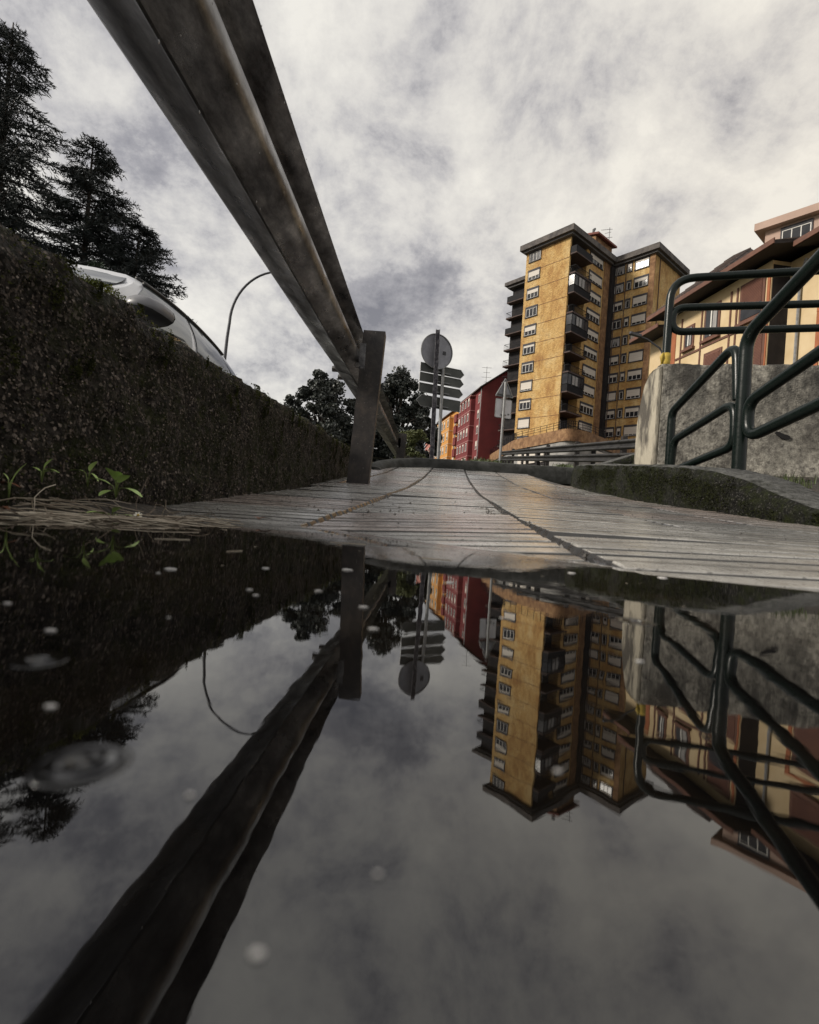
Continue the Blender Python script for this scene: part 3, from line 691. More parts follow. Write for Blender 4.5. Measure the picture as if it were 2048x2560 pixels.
# greenhouse: side surface P(y,t)
def belt(y): return (.84 - .03 * abs(y + .3) ** 2, .985)
def roofe(y): # half width, z
    return (.635 - .02 * (y + .4) ** 2, 1.385 - .05 * max(0, y + .2) ** 2 - .055 * (y + .35) ** 2)
fb, ft, rb_, rt = 1.02, .22, -1.88, -1.35   # windscreen foot/top, hatch foot/top
def side(t, s):  # s 0 front..1 rear along each height
    y0 = fb + (ft - fb) * t ** .92; y1 = rb_ + (rt - rb_) * t; y = y0 + (y1 - y0) * s
    yb = min(max(y, -1.9), 1.0); wb, zb = belt(yb); wr_, zr = roofe(min(max(y, -1.5), .4))
    tt = t; return Vector((wb + (wr_ - wb) * tt + .035 * math.sin(math.pi * tt), y, zb + (zr - zb) * tt))
secs = []
for i in range(13):
    s = i / 12; half = [side(t / 6, s) for t in range(7)]
    e_ = half[-1]; crown = [Vector((e_.x * k, e_.y + (.05 * (1 - k * k) if i == 0 else (-.04 * (1 - k * k) if i == 12 else 0)), e_.z + .045 * (1 - k * k) + .012)) for k in (.9, .6, .3, 0)]
    ring = half + crown; ring = ring + [Vector((-p.x, p.y, p.z)) for p in ring[-2::-1]]; secs.append(ring)
gh = MB().sweep(secs, closed=True).build('cabin', m_paint, car, local=True, smooth=40)
def off(p, sx, k=.008): return Vector((sx * (p.x + k), p.y, p.z + k * .4))
for sx in (1, -1):
    for (s0, s1, nm) in ((.06, .40, 'side_window'), (.435, .76, 'side_window'), (.785, .90, 'quarter_window')):
        rows = []
        for j in range(7):
            t = .04 + (.93 - .04) * j / 6; rows.append([off(side(t, s0 + (s1 - s0) * k / 8), sx) for k in range(9)])
        MB().sweep(rows).build(nm, m_glass, car, local=True, smooth=True)
        edge = [off(side(.96, s0 - .012 + (s1 - s0 + .024) * k / 8), sx, .012) for k in range(9)]
        MB().tube(edge, .013, 5).build('window_seal', m_rub, car, local=True, smooth=True)
    rl = [off(side(1, .03 + .9 * k / 12), sx, .004) for k in range(13)]
    MB().tube([p + Vector((-.03 * sx, 0, .020)) for p in rl], .011, 6).build('roof_seal', m_rub, car, local=True, smooth=True)
    # mirror
    mc = Vector((sx * .985, .70, 1.01)); ringm = []
    hs = []
    for (yy_, k) in ((.13, .25), (.10, .72), (.03, .95), (-.04, 1.0), (-.075, .97)):
        hs.append([mc + Vector((sx * .115 * k * math.cos(a), yy_, .066 * k * math.sin(a) * (1 if math.sin(a) > 0 else .8))) for a in [2 * math.pi * q_ / 14 for q_ in range(14)]])
    mm = MB().sweep(hs, closed=True); mm.mi = [1 if (i_ < 56 and 9 <= i_ % 14 <= 12) else 0 for i_ in range(len(mm.f))]
    mir = mm.build('wing_mirror', [m_paintd, m_rub], car, local=True, smooth=50)
    MB().prism([mc + Vector((sx * .112 * math.cos(a), -.079, .066 * math.sin(a) * (1 if math.sin(a) > 0 else .8))) for a in [2 * math.pi * q_ / 14 for q_ in range(14)]], (0, -.004, 0)).build('mirror_glass', m_rub, mir, local=True)
    MB().tube([mc + Vector((-sx * .10, .02, -.03)), mc + Vector((-sx * .20, .04, -.06))], .03, 8).build('mirror_arm', m_rub, mir, local=True)
    MB().box((sx * .62, 1.98, .62), (.3, .2, .12)).build('headlight', m_headl, car, local=True)
    MB().box((sx * .66, -1.93, .74), (.2, .12, .22)).build('tail_light', m_tail, car, local=True)
    for yw in (1.32, -1.28):
        w_ = MB().tube([(sx * .70, yw, .30), (sx * .74, yw, .30), (sx * .88, yw, .30), (sx * .91, yw, .30)], [.29, .305, .305, .28], 28).build('wheel', m_rub, car, local=True, smooth=40)
        MB().tube([(sx * .86, yw, .30), (sx * .918, yw, .30)], [.20, .19], 20).build('rim', m_rim, w_, local=True, smooth=30)
rows = []
for j in range(7):
    t = .03 + .92 * j / 6; p = side(t, 0); rows.append([Vector((p.x * .93 * k, p.y + .012 + .06 * (1 - k * k), p.z + .010 + .03 * (1 - k * k) * t)) for k in (1, .66, .33, 0, -.33, -.66, -1)])
MB().sweep(rows).build('windscreen', m_glass, car, local=True, smooth=True)
rows = []
for j in range(5):
    t = .12 + .8 * j / 4; p = side(t, 1); rows.append([Vector((p.x * .9 * k, p.y - .02 - .03 * (1 - k * k), p.z + .02)) for k in (1, .5, 0, -.5, -1)])
MB().sweep(rows).build('rear_window', m_glass, car, local=True, smooth=True)

# ================================================================== buildings
m_ochre, b = newmat('ochre rendered brick')
c = ramp(tex(.55, 9, .7, (1, 1, .6)), [(.36, (.42, .225, .075)), (.5, (.60, .38, .14)), (.64, (.70, .51, .24))])
c = mixc(ramp(tex(2.6, 8, .75, (1, 1, 1.6)), [(.47, (0, 0, 0)), (.68, (.7, .7, .7))]), c, (.27, .14, .06))
c = mixc(ramp(tex(.8, 7, .7, (2.2, 2.2, .25)), [(.56, (0, 0, 0)), (.74, (.6, .6, .6))]), c, (.20, .11, .05))
L(c, b.inputs['Base Color']); b.inputs['Roughness'].default_value = .9
bumpn(b, tex(3.5, 7, .75, (1, 1, 2.5)), 1., .25)
m_brick, b = newmat('brown brick')
c = ramp(tex(1.2, 9, .75), [(.36, (.11, .055, .027)), (.5, (.22, .12, .058)), (.66, (.34, .21, .105))]); L(c, b.inputs['Base Color']); b.inputs['Roughness'].default_value = .9
bumpn(b, tex(5, 7, .75, (1, 1, 2.5)), .5, .08)
m_fascia = M('stained fascia concrete', (.13, .115, .105), (.055, .05, .05), 1.2, rough=.9, bump=.3, bscale=6, bdist=.03)
m_soffit = M('soffit', (.10, .095, .095), None, 1, rough=.9)
m_sur = M('window surround', (.055, .053, .06), (.035, .034, .04), 2, rough=.8)
m_white = M('white window frame', (.66, .64, .60), (.55, .53, .5), 3, rough=.6)
m_shut = M('cream roller blind', (.58, .53, .47), (.48, .44, .39), 1.3, rough=.7, bump=.3, bscale=30, stretch=(.1, .1, 3))
m_pane, b = newmat('window pane'); L(ramp(tex(.5, 3), [(.35, (.012, .013, .016)), (.7, (.05, .05, .055))]), b.inputs['Base Color']); b.inputs['Roughness'].default_value = .12; b.inputs['Specular IOR Level'].default_value = .28
m_curt = M('curtain', (.35, .34, .33), (.22, .21, .21), 6, rough=.8, stretch=(4, 4, .3))
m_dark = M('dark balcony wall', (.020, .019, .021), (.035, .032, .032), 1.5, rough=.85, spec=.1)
m_balm = M('balcony metal', (.008, .008, .010), (.014, .014, .016), 3, rough=.6, spec=.1)
m_slab = M('balcony slab', (.10, .065, .055), (.055, .042, .04), 2, rough=.9)
m_redroof = M('red roof tile', (.20, .055, .035), (.12, .04, .03), 3, rough=.8, bump=.5, bscale=12, bdist=.05)
m_stone = M('pale stone', (.30, .29, .275), (.19, .185, .178), 1.1, rough=.8)
m_ant = M('antenna metal', (.22, .22, .23), None, 5, rough=.5, metal=.5)

FH_ = 2.86
Ld = Vector((-.652, .758, 0)); Rdv = Vector((.758, .652, 0)); P0 = Vector((20.5, 72, 0)); ZR = 42.4
tw = thing('apartment_tower', (27, 78, 8), 'tall ochre brick apartment tower with stacked dark corner balconies and flat eaves', 'building')
def TP(a, b_, z): q_ = P0 + Rdv * a + Ld * b_; return Vector((q_.x, q_.y, z))
def tblock(name, a0, a1, b0, b1, z0, z1, mat, parent=None):
    m = MB(); m.prism([TP(a0, b0, z0), TP(a1, b0, z0), TP(a1, b1, z0), TP(a0, b1, z0)], (0, 0, z1 - z0)); return m.build(name, mat, parent or tw)
# walls (main block is notched for the corner balconies)
tblock('wall', 0, .35, 0, 7.7, 6, ZR - .9, m_ochre)                  # blind left front
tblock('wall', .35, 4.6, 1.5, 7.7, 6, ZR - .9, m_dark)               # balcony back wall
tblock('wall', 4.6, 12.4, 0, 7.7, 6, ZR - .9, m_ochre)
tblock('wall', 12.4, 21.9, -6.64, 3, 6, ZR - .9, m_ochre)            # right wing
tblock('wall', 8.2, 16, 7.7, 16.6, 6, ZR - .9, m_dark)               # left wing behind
tblock('brick_pilaster', 9.7, 12.0, -.12, -.003, 6, ZR - .92, m_brick)
tblock('brick_pilaster', 12.28, 12.397, -6.76, -5.95, 6, ZR - .92, m_brick)
tblock('service_shaft', 11.3, 12.395, -.55, -.13, 6, ZR - 1.2, m_dark)
tblock('roof_slab', -1.0, 12.3, -1.0, 8.3, ZR - .72, ZR + .12, m_fascia)
tblock('roof_slab', 11.5, 22.9, -7.6, 4, ZR - .70, ZR + .14, m_fascia)
tblock('roof_slab', 6.9, 17, 8.32, 17.6, ZR - .64, ZR - .02, m_fascia)
for (a0, a1, b0, b1) in ((-.6, 11.45, -.6, 7.9), (11.9, 22.4, -7.2, 3.6), (7.3, 16.6, 8.4, 17.2)): tblock('eaves_band', a0, a1, b0, b1, ZR - 1.02, ZR - .73, m_soffit)
for i in range(11): tblock('floor_joint', -.03, -.001, .02, 4.9, ZR - 1.15 - i * FH_, ZR - 1.07 - i * FH_, m_brick)
# stair head with red roof
sh = MB(); zt = ZR + .13
sh.prism([TP(7.2, .3, zt), TP(7.2, 6, zt), TP(7.2, 6, zt + 2.1), TP(7.2, 3.1, zt + 2.7), TP(7.2, .3, zt + 2.1)], Rdv * 5); sh.build('stair_head', m_brick, tw)
m = MB()
for (b0, z0, b1, z1) in ((-.35, 2.02, 3.1, 2.8), (3.1, 2.8, 6.5, 2.02)):
    m.prism([TP(6.8, b0, zt + z0), TP(6.8, b1, zt + z1), TP(6.8, b1, zt + z1 + .3), TP(6.8, b0, zt + z0 + .3)], Rdv * 5.8)
m.build('tile_roof', m_redroof, tw)
m = MB(); q_ = TP(7.3, .9, zt + 2.3); m.tube([q_, q_ + Vector((0, 0, .5)), q_ + Vector((.1, .1, .95)), q_ + Vector((.35, .25, 1.25))], [.16, .16, .24, .16], 8); m.build('chimney_cowl', m_clamp, tw, smooth=40)
q_ = TP(11.6, .6, zt + 1.4); m = MB(); m.tube([q_, q_ + Vector((0, 0, 3.9))], .05, 6)
for dz, ln in ((3.5, 1.7), (3.0, .9), (2.2, 1.9)): m.tube([q_ + Vector((-ln * .75, .2, dz)), q_ + Vector((ln * .25, -.1, dz + .12))], .035, 5)
m.tube([q_ + Vector((-.1, 0, .8)), q_ + Vector((-.1, -.1, 1.3))], [.28, .1], 8); m.build('antenna', m_ant, tw)
m = MB(); m.tube([TP(12.28, -.75, 8), TP(12.28, -.75, ZR - 1)], .07, 6); m.build('drain_pipe', m_slab, tw)
m = MB(); m.tube([TP(12.3, -2.3, 8), TP(12.3, -2.3, ZR - 1)], .06, 6); m.build('drain_pipe', m_slab, tw)
m = MB(); m.tube([TP(14.1, -6.72, 8), TP(14.1, -6.72, ZR - 1)], .06, 6); m.build('drain_pipe', m_slab, tw)
# windows: local x along the facade, -y outward, z up, origin at the middle of the sill
PC = {}
def window(root, loc, rz, w, h, kind, npan, msur=None, hood=.32, deep=.12):
    key = ('s', w, h, root.name)
    def part(k, make, mat, parent, nm):
        if k in PC: return inst(PC[k], nm, parent, (0, 0, 0))
        o = make().build(nm, mat, parent, local=True); PC[k] = o; return o
    def sur():
        m = MB(); t = .11
        m.box((0, -deep / 2, h + hood / 2), (w + 2 * t, deep, hood)); m.box((0, -deep / 2 - .02, -.06), (w + 2 * t + .1, deep + .04, .12))
        for s in (-1, 1): m.box((s * (w / 2 + t / 2), -deep / 2 + .005, h / 2), (t, deep - .01, h))
        return m
    o = part(key, sur, msur or m_sur, root, 'window'); o.location = Vector(loc) - ORG[root]; o.rotation_euler = (0, 0, rz)
    part(('p', w, h), lambda: MB().box((0, -.02, h / 2), (w, .03, h)), m_pane, o, 'pane')
    def fr():
        m = MB(); t = .07
        for z in (t / 2, h - t / 2): m.box((0, -.05, z), (w - .006, .05, t))
        for k in range(npan + 1): m.box((-w / 2 + t / 2 + .004 + (w - t - .008) * k / npan, -.052, h / 2), (t, .05, h - 2 * t - .004))
        return m
    part(('f', w, h, npan), fr, m_white, o, 'frame')
    if kind > 0:
        part(('b', w, h, round(kind, 2)), lambda: MB().box((0, -.088, h - h * kind / 2), (w - .012, .012, h * kind - .006)), m_shut, o, 'roller_blind')
    if kind < 0:
        def cu():
            m = MB()
            for s in (-1, 1): m.prism([(s * (w / 2 - .02), -.041, .08), (s * (w / 2 - .02), -.041, h - .08), (s * .04, -.041, h - .08), (s * (w / 2 - .3), -.041, .08)][::s], (0, .004, 0))
            return m
        part(('c', w, h), cu, m_curt, o, 'curtain')
    return o
rzL = math.atan2(-Ld.y, -Ld.x); rzR = math.atan2(Rdv.y, Rdv.x)
FH = 2.86
kindsL = [0, .62, .42, 0, .5, .25, .12, .84, .2, .93, .8]
kindsR = [.5, .8, .5, .4, .55, .4, .72, .72, .22, .78]
kindsA = [-1, -1, .35, 0, -1, .62, .3, .88, .45, .4]
kindsB = [.18, .35, .72, .74, .95, .97, .5, .74, .42, .85]
for i in range(11):
    zs = ZR - 2.55 - i * FH + .03
    window(tw, TP(0, 6.05, zs), rzL, 1.98, 1.28, kindsL[i], 3)
    if i == 10: break
    window(tw, TP(7.3, 0, zs), rzR, 3.6, 1.28, kindsR[i], 4)
    window(tw, TP(12.4, -1.25, zs), rzL, 1.4, 1.2, kindsA[i], 2)
    window(tw, TP(12.4, -2.85, zs + .05), rzL, .58, 1.15, 0 if i % 3 else .4, 1)
    window(tw, TP(12.4, -4.75, zs - .05), rzL, 2.05, 1.35, kindsB[i], 3)
# corner balconies and left-wing balconies
def balcony(a0, a1, b0, b1, zf, side_, glazed, style):
    """slab footprint in tower axes, parapet on the outer sides"""
    s_ = tblock('balcony', a0, a1, b0, b1, zf - .17, zf, m_slab)
    m = MB(); x0, x1, y0, y1 = a0 + .06, a1 - .06, b0 + .06, b1
    def panel(pa, pb, z0, z1, mm, solid):
        pa, pb = TP(*pa, 0), TP(*pb, 0); d = pb - pa; ln = d.length; d.normalize(); nn = Vector((-d.y, d.x, 0))
        if solid: mm.prism([pa + Vector((0, 0, z0)), pb + Vector((0, 0, z0)), pb + Vector((0, 0, z1)), pa + Vector((0, 0, z1))], nn * .05)
        else:
            for zz_ in (z0 + .05, z1 - .03): mm.box((pa + pb) / 2 + Vector((0, 0, zz_)), (ln, .05, .06), Matrix.Rotation(math.atan2(d.y, d.x), 4, 'Z'))
            k = int(ln / .24)
            for i_ in range(k + 1): mm.box(pa + d * ln * i_ / k + Vector((0, 0, (z0 + z1) / 2)), (.022, .022, z1 - z0), Matrix.Rotation(math.atan2(d.y, d.x), 4, 'Z'))
    if side_ == 'R': edges = [((a0 + .05, 0), (a0 + .05, b0 + .05)), ((a0 + .05, b0 + .05), (a1 - .05, b0 + .05)), ((a1 - .05, b0 + .05), (a1 - .05, 0))]
    else: edges = [((8.2, b0 + .05), (a0 + .05, b0 + .05)), ((a0 + .05, b0 + .05), (a0 + .05, b1 - .05)), ((a0 + .05, b1 - .05), (8.2, b1 - .05))]
    for ea, eb in edges: panel(ea, eb, zf + .005, zf + 1.0, m, style == 1 or glazed)
    m.build('parapet', m_balm, s_)
    if glazed:
        m = MB(); gl = MB()
        for ea, eb in edges:
            pa, pb = TP(*ea, 0), TP(*eb, 0); d = pb - pa; ln = d.length; d.normalize(); rot = Matrix.Rotation(math.atan2(d.y, d.x), 4, 'Z'); k = max(1, round(ln / .8))
            for i_ in range(k + 1): m.box(pa + d * ln * i_ / k + Vector((0, 0, zf + 1.8)), (.07, .07, 1.58), rot)
            m.box((pa + pb) / 2 + Vector((0, 0, zf + 2.55)), (ln, .08, .12), rot)
            gl.box((pa + pb) / 2 + Vector((0, 0, zf + 1.77)), (ln - .1, .02, 1.4), rot)
        m.build('glazing_bars', m_balm, s_); gl.build('glazing', m_pane, s_)
        wb = MB(); e0, e1 = edges[1]; pa, pb = TP(*e0, 0), TP(*e1, 0); d = (pb - pa).normalized()
        for u_ in (1.4, 2.2): wb.box(pa + d * u_ + Vector((0, 0, zf + 1.75)) + Vector((d.y, -d.x, 0)) * .06, (.62, .03, 1.25), Matrix.Rotation(math.atan2(d.y, d.x), 4, 'Z'))
        wb.build('window_sash', m_curt, s_)
for i in range(11):
    zf = ZR - 3.45 - i * FH
    if zf < 12.5: break
    balcony(.1, 4.55, -1.05, 1.49, zf, 'R', i in (2, 4, 7), 1 if i == 0 else 0)
    m = MB(); m.box(TP(2.3, 1.44, zf + 1.12), (.95, .08, 2.2), Matrix.Rotation(rzR, 4, 'Z')); dr = m.build('balcony_door', m_white, tw)
    m = MB(); m.box(TP(2.3, 1.385, zf + 1.15), (.7, .03, 1.9), Matrix.Rotation(rzR, 4, 'Z')); m.build('pane', m_pane, dr)
    zf2 = zf - .3
    balcony(7.0, 8.19, 12.6, 16.9, zf2, 'L', False, 1 if i in (0, 2) else 0)
    m = MB(); m.box(TP(8.15, 13.2, zf2 + 1.12), (.9, .08, 2.2), Matrix.Rotation(rzL, 4, 'Z')); dr = m.build('balcony_door', m_white, tw)
    m = MB(); m.box(TP(8.1, 13.2, zf2 + 1.15), (.66, .03, 1.9), Matrix.Rotation(rzL, 4, 'Z')); m.build('pane', m_pane, dr)
# terrace podium
pd = thing('terrace_podium', (18, 66, 6.5), 'curved brick terrace with iron railing over stone shopfronts at the tower foot', 'building')
out = fillet([(13.9, 104, 0), (14.5, 73, 0), (18.6, 60.8, 0), (21.5, 62.3, 0), (32.5, 74.5, 0)], 5, 8)
back = [(34, 78, 0), (22, 104, 0)]
def ringz(z, k=0): return [Vector((p.x, p.y, z)) for p in out] + [Vector((x, y, z)) for x, y, _ in back]
cen = Vector((22, 80, 0))
MB().prism(ringz(10.15), (0, 0, 1.5)).build('brick_parapet', m_brick, pd)
m = MB().prism([p + (cen - p).normalized() * .35 - Vector((0, 0, (cen - p).normalized().z * .35)) for p in ringz(5.8)], (0, 0, 4.349)); m.build('stone_base', m_stone, pd)
rl = MB()
for dz in (.32, .64, .95): rl.tube([p + Vector((0, 0, 11.65 + dz)) for p in out], .03, 5)
acc = 0
for a_, b_ in zip(out[:-1], out[1:]):
    n = max(1, round((b_ - a_).length / 1.5))
    for k in range(n): q_ = a_ + (b_ - a_) * k / n; rl.tube([q_ + Vector((0, 0, 11.6)), q_ + Vector((0, 0, 12.62))], .035, 5)
rl.build('railing', m_balm, pd)
rp_ = out; tot = 0
for k, (u0, w_, h_) in enumerate([(2 + 2.1 * i, 1.35, 2.0) for i in range(13)]):
    d_ = Vector((14.5 - 13.9, 73 - 104, 0)).normalized(); q_ = Vector((14.45, 76, 0)) - d_ * (u0 - 2) if False else Vector((14.45, 75, 0)) + Vector((-.0193, 1, 0)) * (u0 - 2)
    rot = Matrix.Rotation(math.atan2(-1, .0193), 4, 'Z')
    f_ = MB().box(q_ + Vector((.02, 0, 8.4)), (w_, .7, h_), rot).build('shop_window', m_dark, pd)
for (t0, w_) in ((.15, 1.3), (.33, 1.0), (.5, 2.6), (.8, 1.0)):
    q_ = Vector((14.9, 71.6, 0)).lerp(Vector((17.6, 63.4, 0)), t0); rot = Matrix.Rotation(math.atan2(-8.2, 2.7), 4, 'Z')
    f_ = MB().box(q_ + Vector((.1, 0, 8.5)), (w_, .75, 2.3), rot).build('shop_window', m_dark, pd)
    MB().box(q_ + Vector((-.02, -.05, 8.6)), (w_ * .72, .8, 1.7), rot).build('blind', m_shut, f_)
for (t0, w_) in ((.18, 2.6), (.48, 2.2), (.75, 2.4)):
    q_ = Vector((21.9, 62.9, 0)).lerp(Vector((32.2, 74.3, 0)), t0); rot = Matrix.Rotation(math.atan2(11.4, 10.3), 4, 'Z')
    f_ = MB().box(q_ + Vector((0, 0, 8.5)), (w_, .8, 2.4), rot).build('shop_window', m_dark, pd)
    MB().box(q_ + Vector((.03, -.03, 8.6)), (w_ * .86, .84, 1.9), rot).build('blind', m_shut, f_)

# ---- terraced street: red, orange and pink houses
def terrace(name, label, p0, dirv, length, depth, z0, ze, ridge, mat, trim, cols, rows, fh, top, bay=None, gabledepth=9):
    root = thing(name, (p0[0], p0[1], z0), label, 'building')
    d = Vector((*dirv, 0)).normalized(); nb = Vector((d.y, -d.x, 0)); P = Vector((p0[0], p0[1], 0))   # nb points back into the block (to +X)
    if nb.x < 0: nb = -nb
    def q(s, u, z): k = P + d * s + nb * u; return Vector((k.x, k.y, z))
    MB().prism([q(0, 0, z0), q(0, depth, z0), q(0, depth, ze), q(0, depth / 2, ridge), q(0, 0, ze)], d * length).build('wall', mat, root)
    m = MB()
    for (u0, w0, u1, w1) in ((-.6, ze - .25, depth / 2, ridge + .05), (depth / 2, ridge + .05, depth + .5, ze - .25)):
        m.prism([q(-.25, u0, w0), q(-.25, u1, w1), q(-.25, u1, w1 + .22), q(-.25, u0, w0 + .22)], d * (length + .5))
    m.build('roof', m_rooft, root)
    rz = math.atan2(-d.y, -d.x)
    if bay:
        MB().prism([q(bay[0], -bay[2], z0), q(bay[1], -bay[2], z0), q(bay[1], -.001, z0), q(bay[0], -.001, z0)], (0, 0, bay[3] - z0)).build('bay', mat, root)
        m = MB()
        for r_ in range(rows + 1): m.prism([q(bay[0] - .08, -bay[2] - .08, top - r_ * fh + fh * .62), q(bay[1] + .08, -bay[2] - .08, top - r_ * fh + fh * .62), q(bay[1] + .08, -.002, top - r_ * fh + fh * .62), q(bay[0] - .08, -.002, top - r_ * fh + fh * .62)], (0, 0, .14))
        m.build('string_course', trim, root)
    for r_ in range(rows):
        for (s, w_, k) in cols:
            u = -bay[2] if bay and bay[0] < s < bay[1] else 0
            window(root, q(s, u, top - r_ * fh), rz, w_, 1.5, [0, .35, .6, 0, .2][(r_ * 3 + int(s * 2)) % 5], 2, trim, .14, .07)
    return root, q
m_rooft = M('dark roof edge', (.05, .042, .038), (.08, .06, .05), 2, rough=.85)
m_red = M('crimson render', (.175, .028, .029), (.125, .022, .023), .5, rough=.85)
m_redtrim = M('pink trim', (.42, .20, .19), None, 2, rough=.8)
m_orange = M('orange render', (.56, .27, .065), (.47, .22, .06), .6, rough=.85)
m_ortrim = M('cream trim', (.60, .50, .38), None, 2, rough=.8)
m_pink = M('dusty pink render', (.40, .16, .13), (.33, .13, .11), .6, rough=.85)
root, q = terrace('red_house', 'crimson apartment house with tall blank gable between the signs and the tower', (11.88, 92), (-.155, .988), 14.2, 11, 7, 24.0, 28.2, m_red, m_redtrim,
    [(1.6, 1.0, 0), (5.6, 1.0, 0), (7.8, 1.0, 0), (10.0, 1.0, 0), (12.2, 1.0, 0)], 5, 2.92, 21.4, bay=(4.2, 13.6, .9, 22.6))
m = MB(); m.tube([q(.25, -.12, 8), q(.25, -.12, 23.8)], .09, 6); m.build('drain_pipe', m_pole, root)
q_ = q(1.5, 1.0, 24.6); m = MB(); m.tube([q_, q_ + Vector((0, 0, 3.7))], .04, 5)
for dz, ln in ((3.5, .9), (2.6, .6), (1.7, .9), (.8, .4)): m.tube([q_ + Vector((-ln, .1, dz)), q_ + Vector((ln, -.1, dz - .05))], .03, 4)
m.build('antenna', m_ant, root)
root, q = terrace('orange_house', 'orange apartment house with cream window trim beyond the crimson one', (9.45, 106.5), (-.165, .986), 21, 11, 8, 23.4, 27, m_orange, m_ortrim,
    [(1.0, 1.0, 0), (4.0, 1.1, 0), (7.2, 1.1, 0), (10.5, 1.1, 0), (12.8, 1.1, 0), (15.4, 1.1, 0), (18, 1.1, 0)], 5, 2.95, 20.0, bay=(6, 19, .9, 22.2))
m = MB()
for k in range(5): m.box(q(2, -.32, 11 + k * 2.5), (2.2, .6, 1.7), Matrix.Rotation(math.atan2(.986, -.165), 4, 'Z'))
m.build('red_bay', m_red, root)
root, q = terrace('pink_house', 'dusty pink house half hidden by dark trees at the street end', (5.9, 128), (-.165, .986), 16, 10, 9, 23.2, 26, m_pink, m_ortrim, [(2, 1, 0), (5, 1, 0), (8, 1, 0), (11, 1, 0)], 4, 3, 19.5)

# ---- cream house on the right
m_cream = M('cream render', (.60, .47, .29), (.52, .39, .22), .9, rough=.85, bump=.2, bscale=8, bdist=.02)
m_trim = M('brown timber trim', (.15, .066, .042), (.10, .046, .032), 3, rough=.7)
m_ortr = M('terracotta trim', (.36, .12, .05), None, 2, rough=.8)
m_eave = M('dark eaves boards', (.012, .009, .009), (.02, .015, .013), 2, rough=.8)
m_rshut = M('brown roller shutter', (.17, .075, .05), (.13, .055, .04), 2, rough=.6)
m_hroof = M('old roof tiles', (.10, .07, .06), (.055, .045, .042), 4, rough=.85, bump=.6, bscale=8, bdist=.05)
hs = thing('cream_house', (16.2, 25, 5), 'cream house with brown timber trim and wide dark eaves above the grey wall', 'building')
hd = Vector((-.126, 1, 0)).normalized(); hn = Vector((hd.y, -hd.x, 0)); HP = Vector((16.25, 25, 0))
def H(s, u, z): k = HP + hd * s + hn * u; return Vector((k.x, k.y, z))       # u>0 is into the house
def hbox(name, s0, s1, u0, u1, z0, z1, mat, parent=None):
    return MB().prism([H(s0, u0, z0), H(s1, u0, z0), H(s1, u1, z0), H(s0, u1, z0)], (0, 0, z1 - z0)).build(name, mat, parent or hs)
hbox('wall', -1.3, 6.0, 0, 9, 3, 13.2, m_cream)
hbox('wall', -14, -1.301, .95, 9, 3, 13.2, m_cream)
hbox('corner_quoin', 5.55, 6.02, -.04, .3, 3, 12.4, m_ortr)
# eaves: main, stepped back part, lower far part
def eave(s0, s1, u0, z, rise, run, nm='roof'):
    e_ = MB().prism([H(s0, u0, z - .16), H(s1, u0, z - .16), H(s1, u0 + run, z - .16 + rise), H(s0, u0 + run, z - .16 + rise)], (0, 0, .16)).build('eaves_soffit', m_eave, hs)
    MB().prism([H(s0 - .02, u0 - .06, z - .14), H(s1 + .02, u0 - .06, z - .14), H(s1 + .02, u0 - .002, z - .14), H(s0 - .02, u0 - .002, z - .14)], (0, 0, .24)).build('fascia', m_trim, e_)
    return e_
eave(-2.6, 6.9, -1.15, 13.3, .55, 2.6); eave(-14, -2.601, -.15, 13.28, .55, 2.6); eave(6.1, 9.2, -.9, 12.7, .4, 2.2)
hbox('wall', 6.02, 9.0, .5, 6, 3, 12.7, m_cream)
m = MB()
for (s0, s1, u0, z0) in ((-2.6, 2.3, -1.15, 13.32), (-14, -2.61, -.15, 13.32)):
    m.add([H(s0, u0, z0), H(s1, u0, z0), H(s1, u0 + 5.2, z0 + 1.3), H(s0, u0 + 5.2, z0 + 1.3), H(s1, u0 + 10, z0), H(s0, u0 + 10, z0)], [(0, 1, 2, 3), (1, 4, 2), (3, 2, 4, 5), (0, 3, 5)])
m.build('roof', m_hroof, hs)
rf_ = [H(2.0, -1.15, 13.32), H(6.9, -1.15, 13.32), H(6.9, 7, 13.32), H(2.0, 7, 13.32), H(3.7, 3, 16.75), H(5.0, 3, 16.95)]
m = MB(); m.add(rf_, [(0, 1, 5, 4), (1, 2, 5), (2, 3, 4, 5), (3, 0, 4)]); hr_ = m.build('hip_roof', m_hroof, hs)
tl = MB()
for k in range(23):      # barrel tiles in rows up the hip roof's street slope
    f_ = (k + .5) / 23; a_ = rf_[0].lerp(rf_[1], f_); b_ = rf_[4].lerp(rf_[5], f_)
    for q_ in range(9): tl.tube([a_.lerp(b_, q_ / 9) + Vector((0, 0, .05)), a_.lerp(b_, (q_ + 1) / 9) + Vector((0, 0, .02))], [.09 - .03 * q_ / 9, .07 - .03 * q_ / 9], 5)
o = tl.build('tile_rows', m_hroof, hr_); o['kind'] = 'stuff'
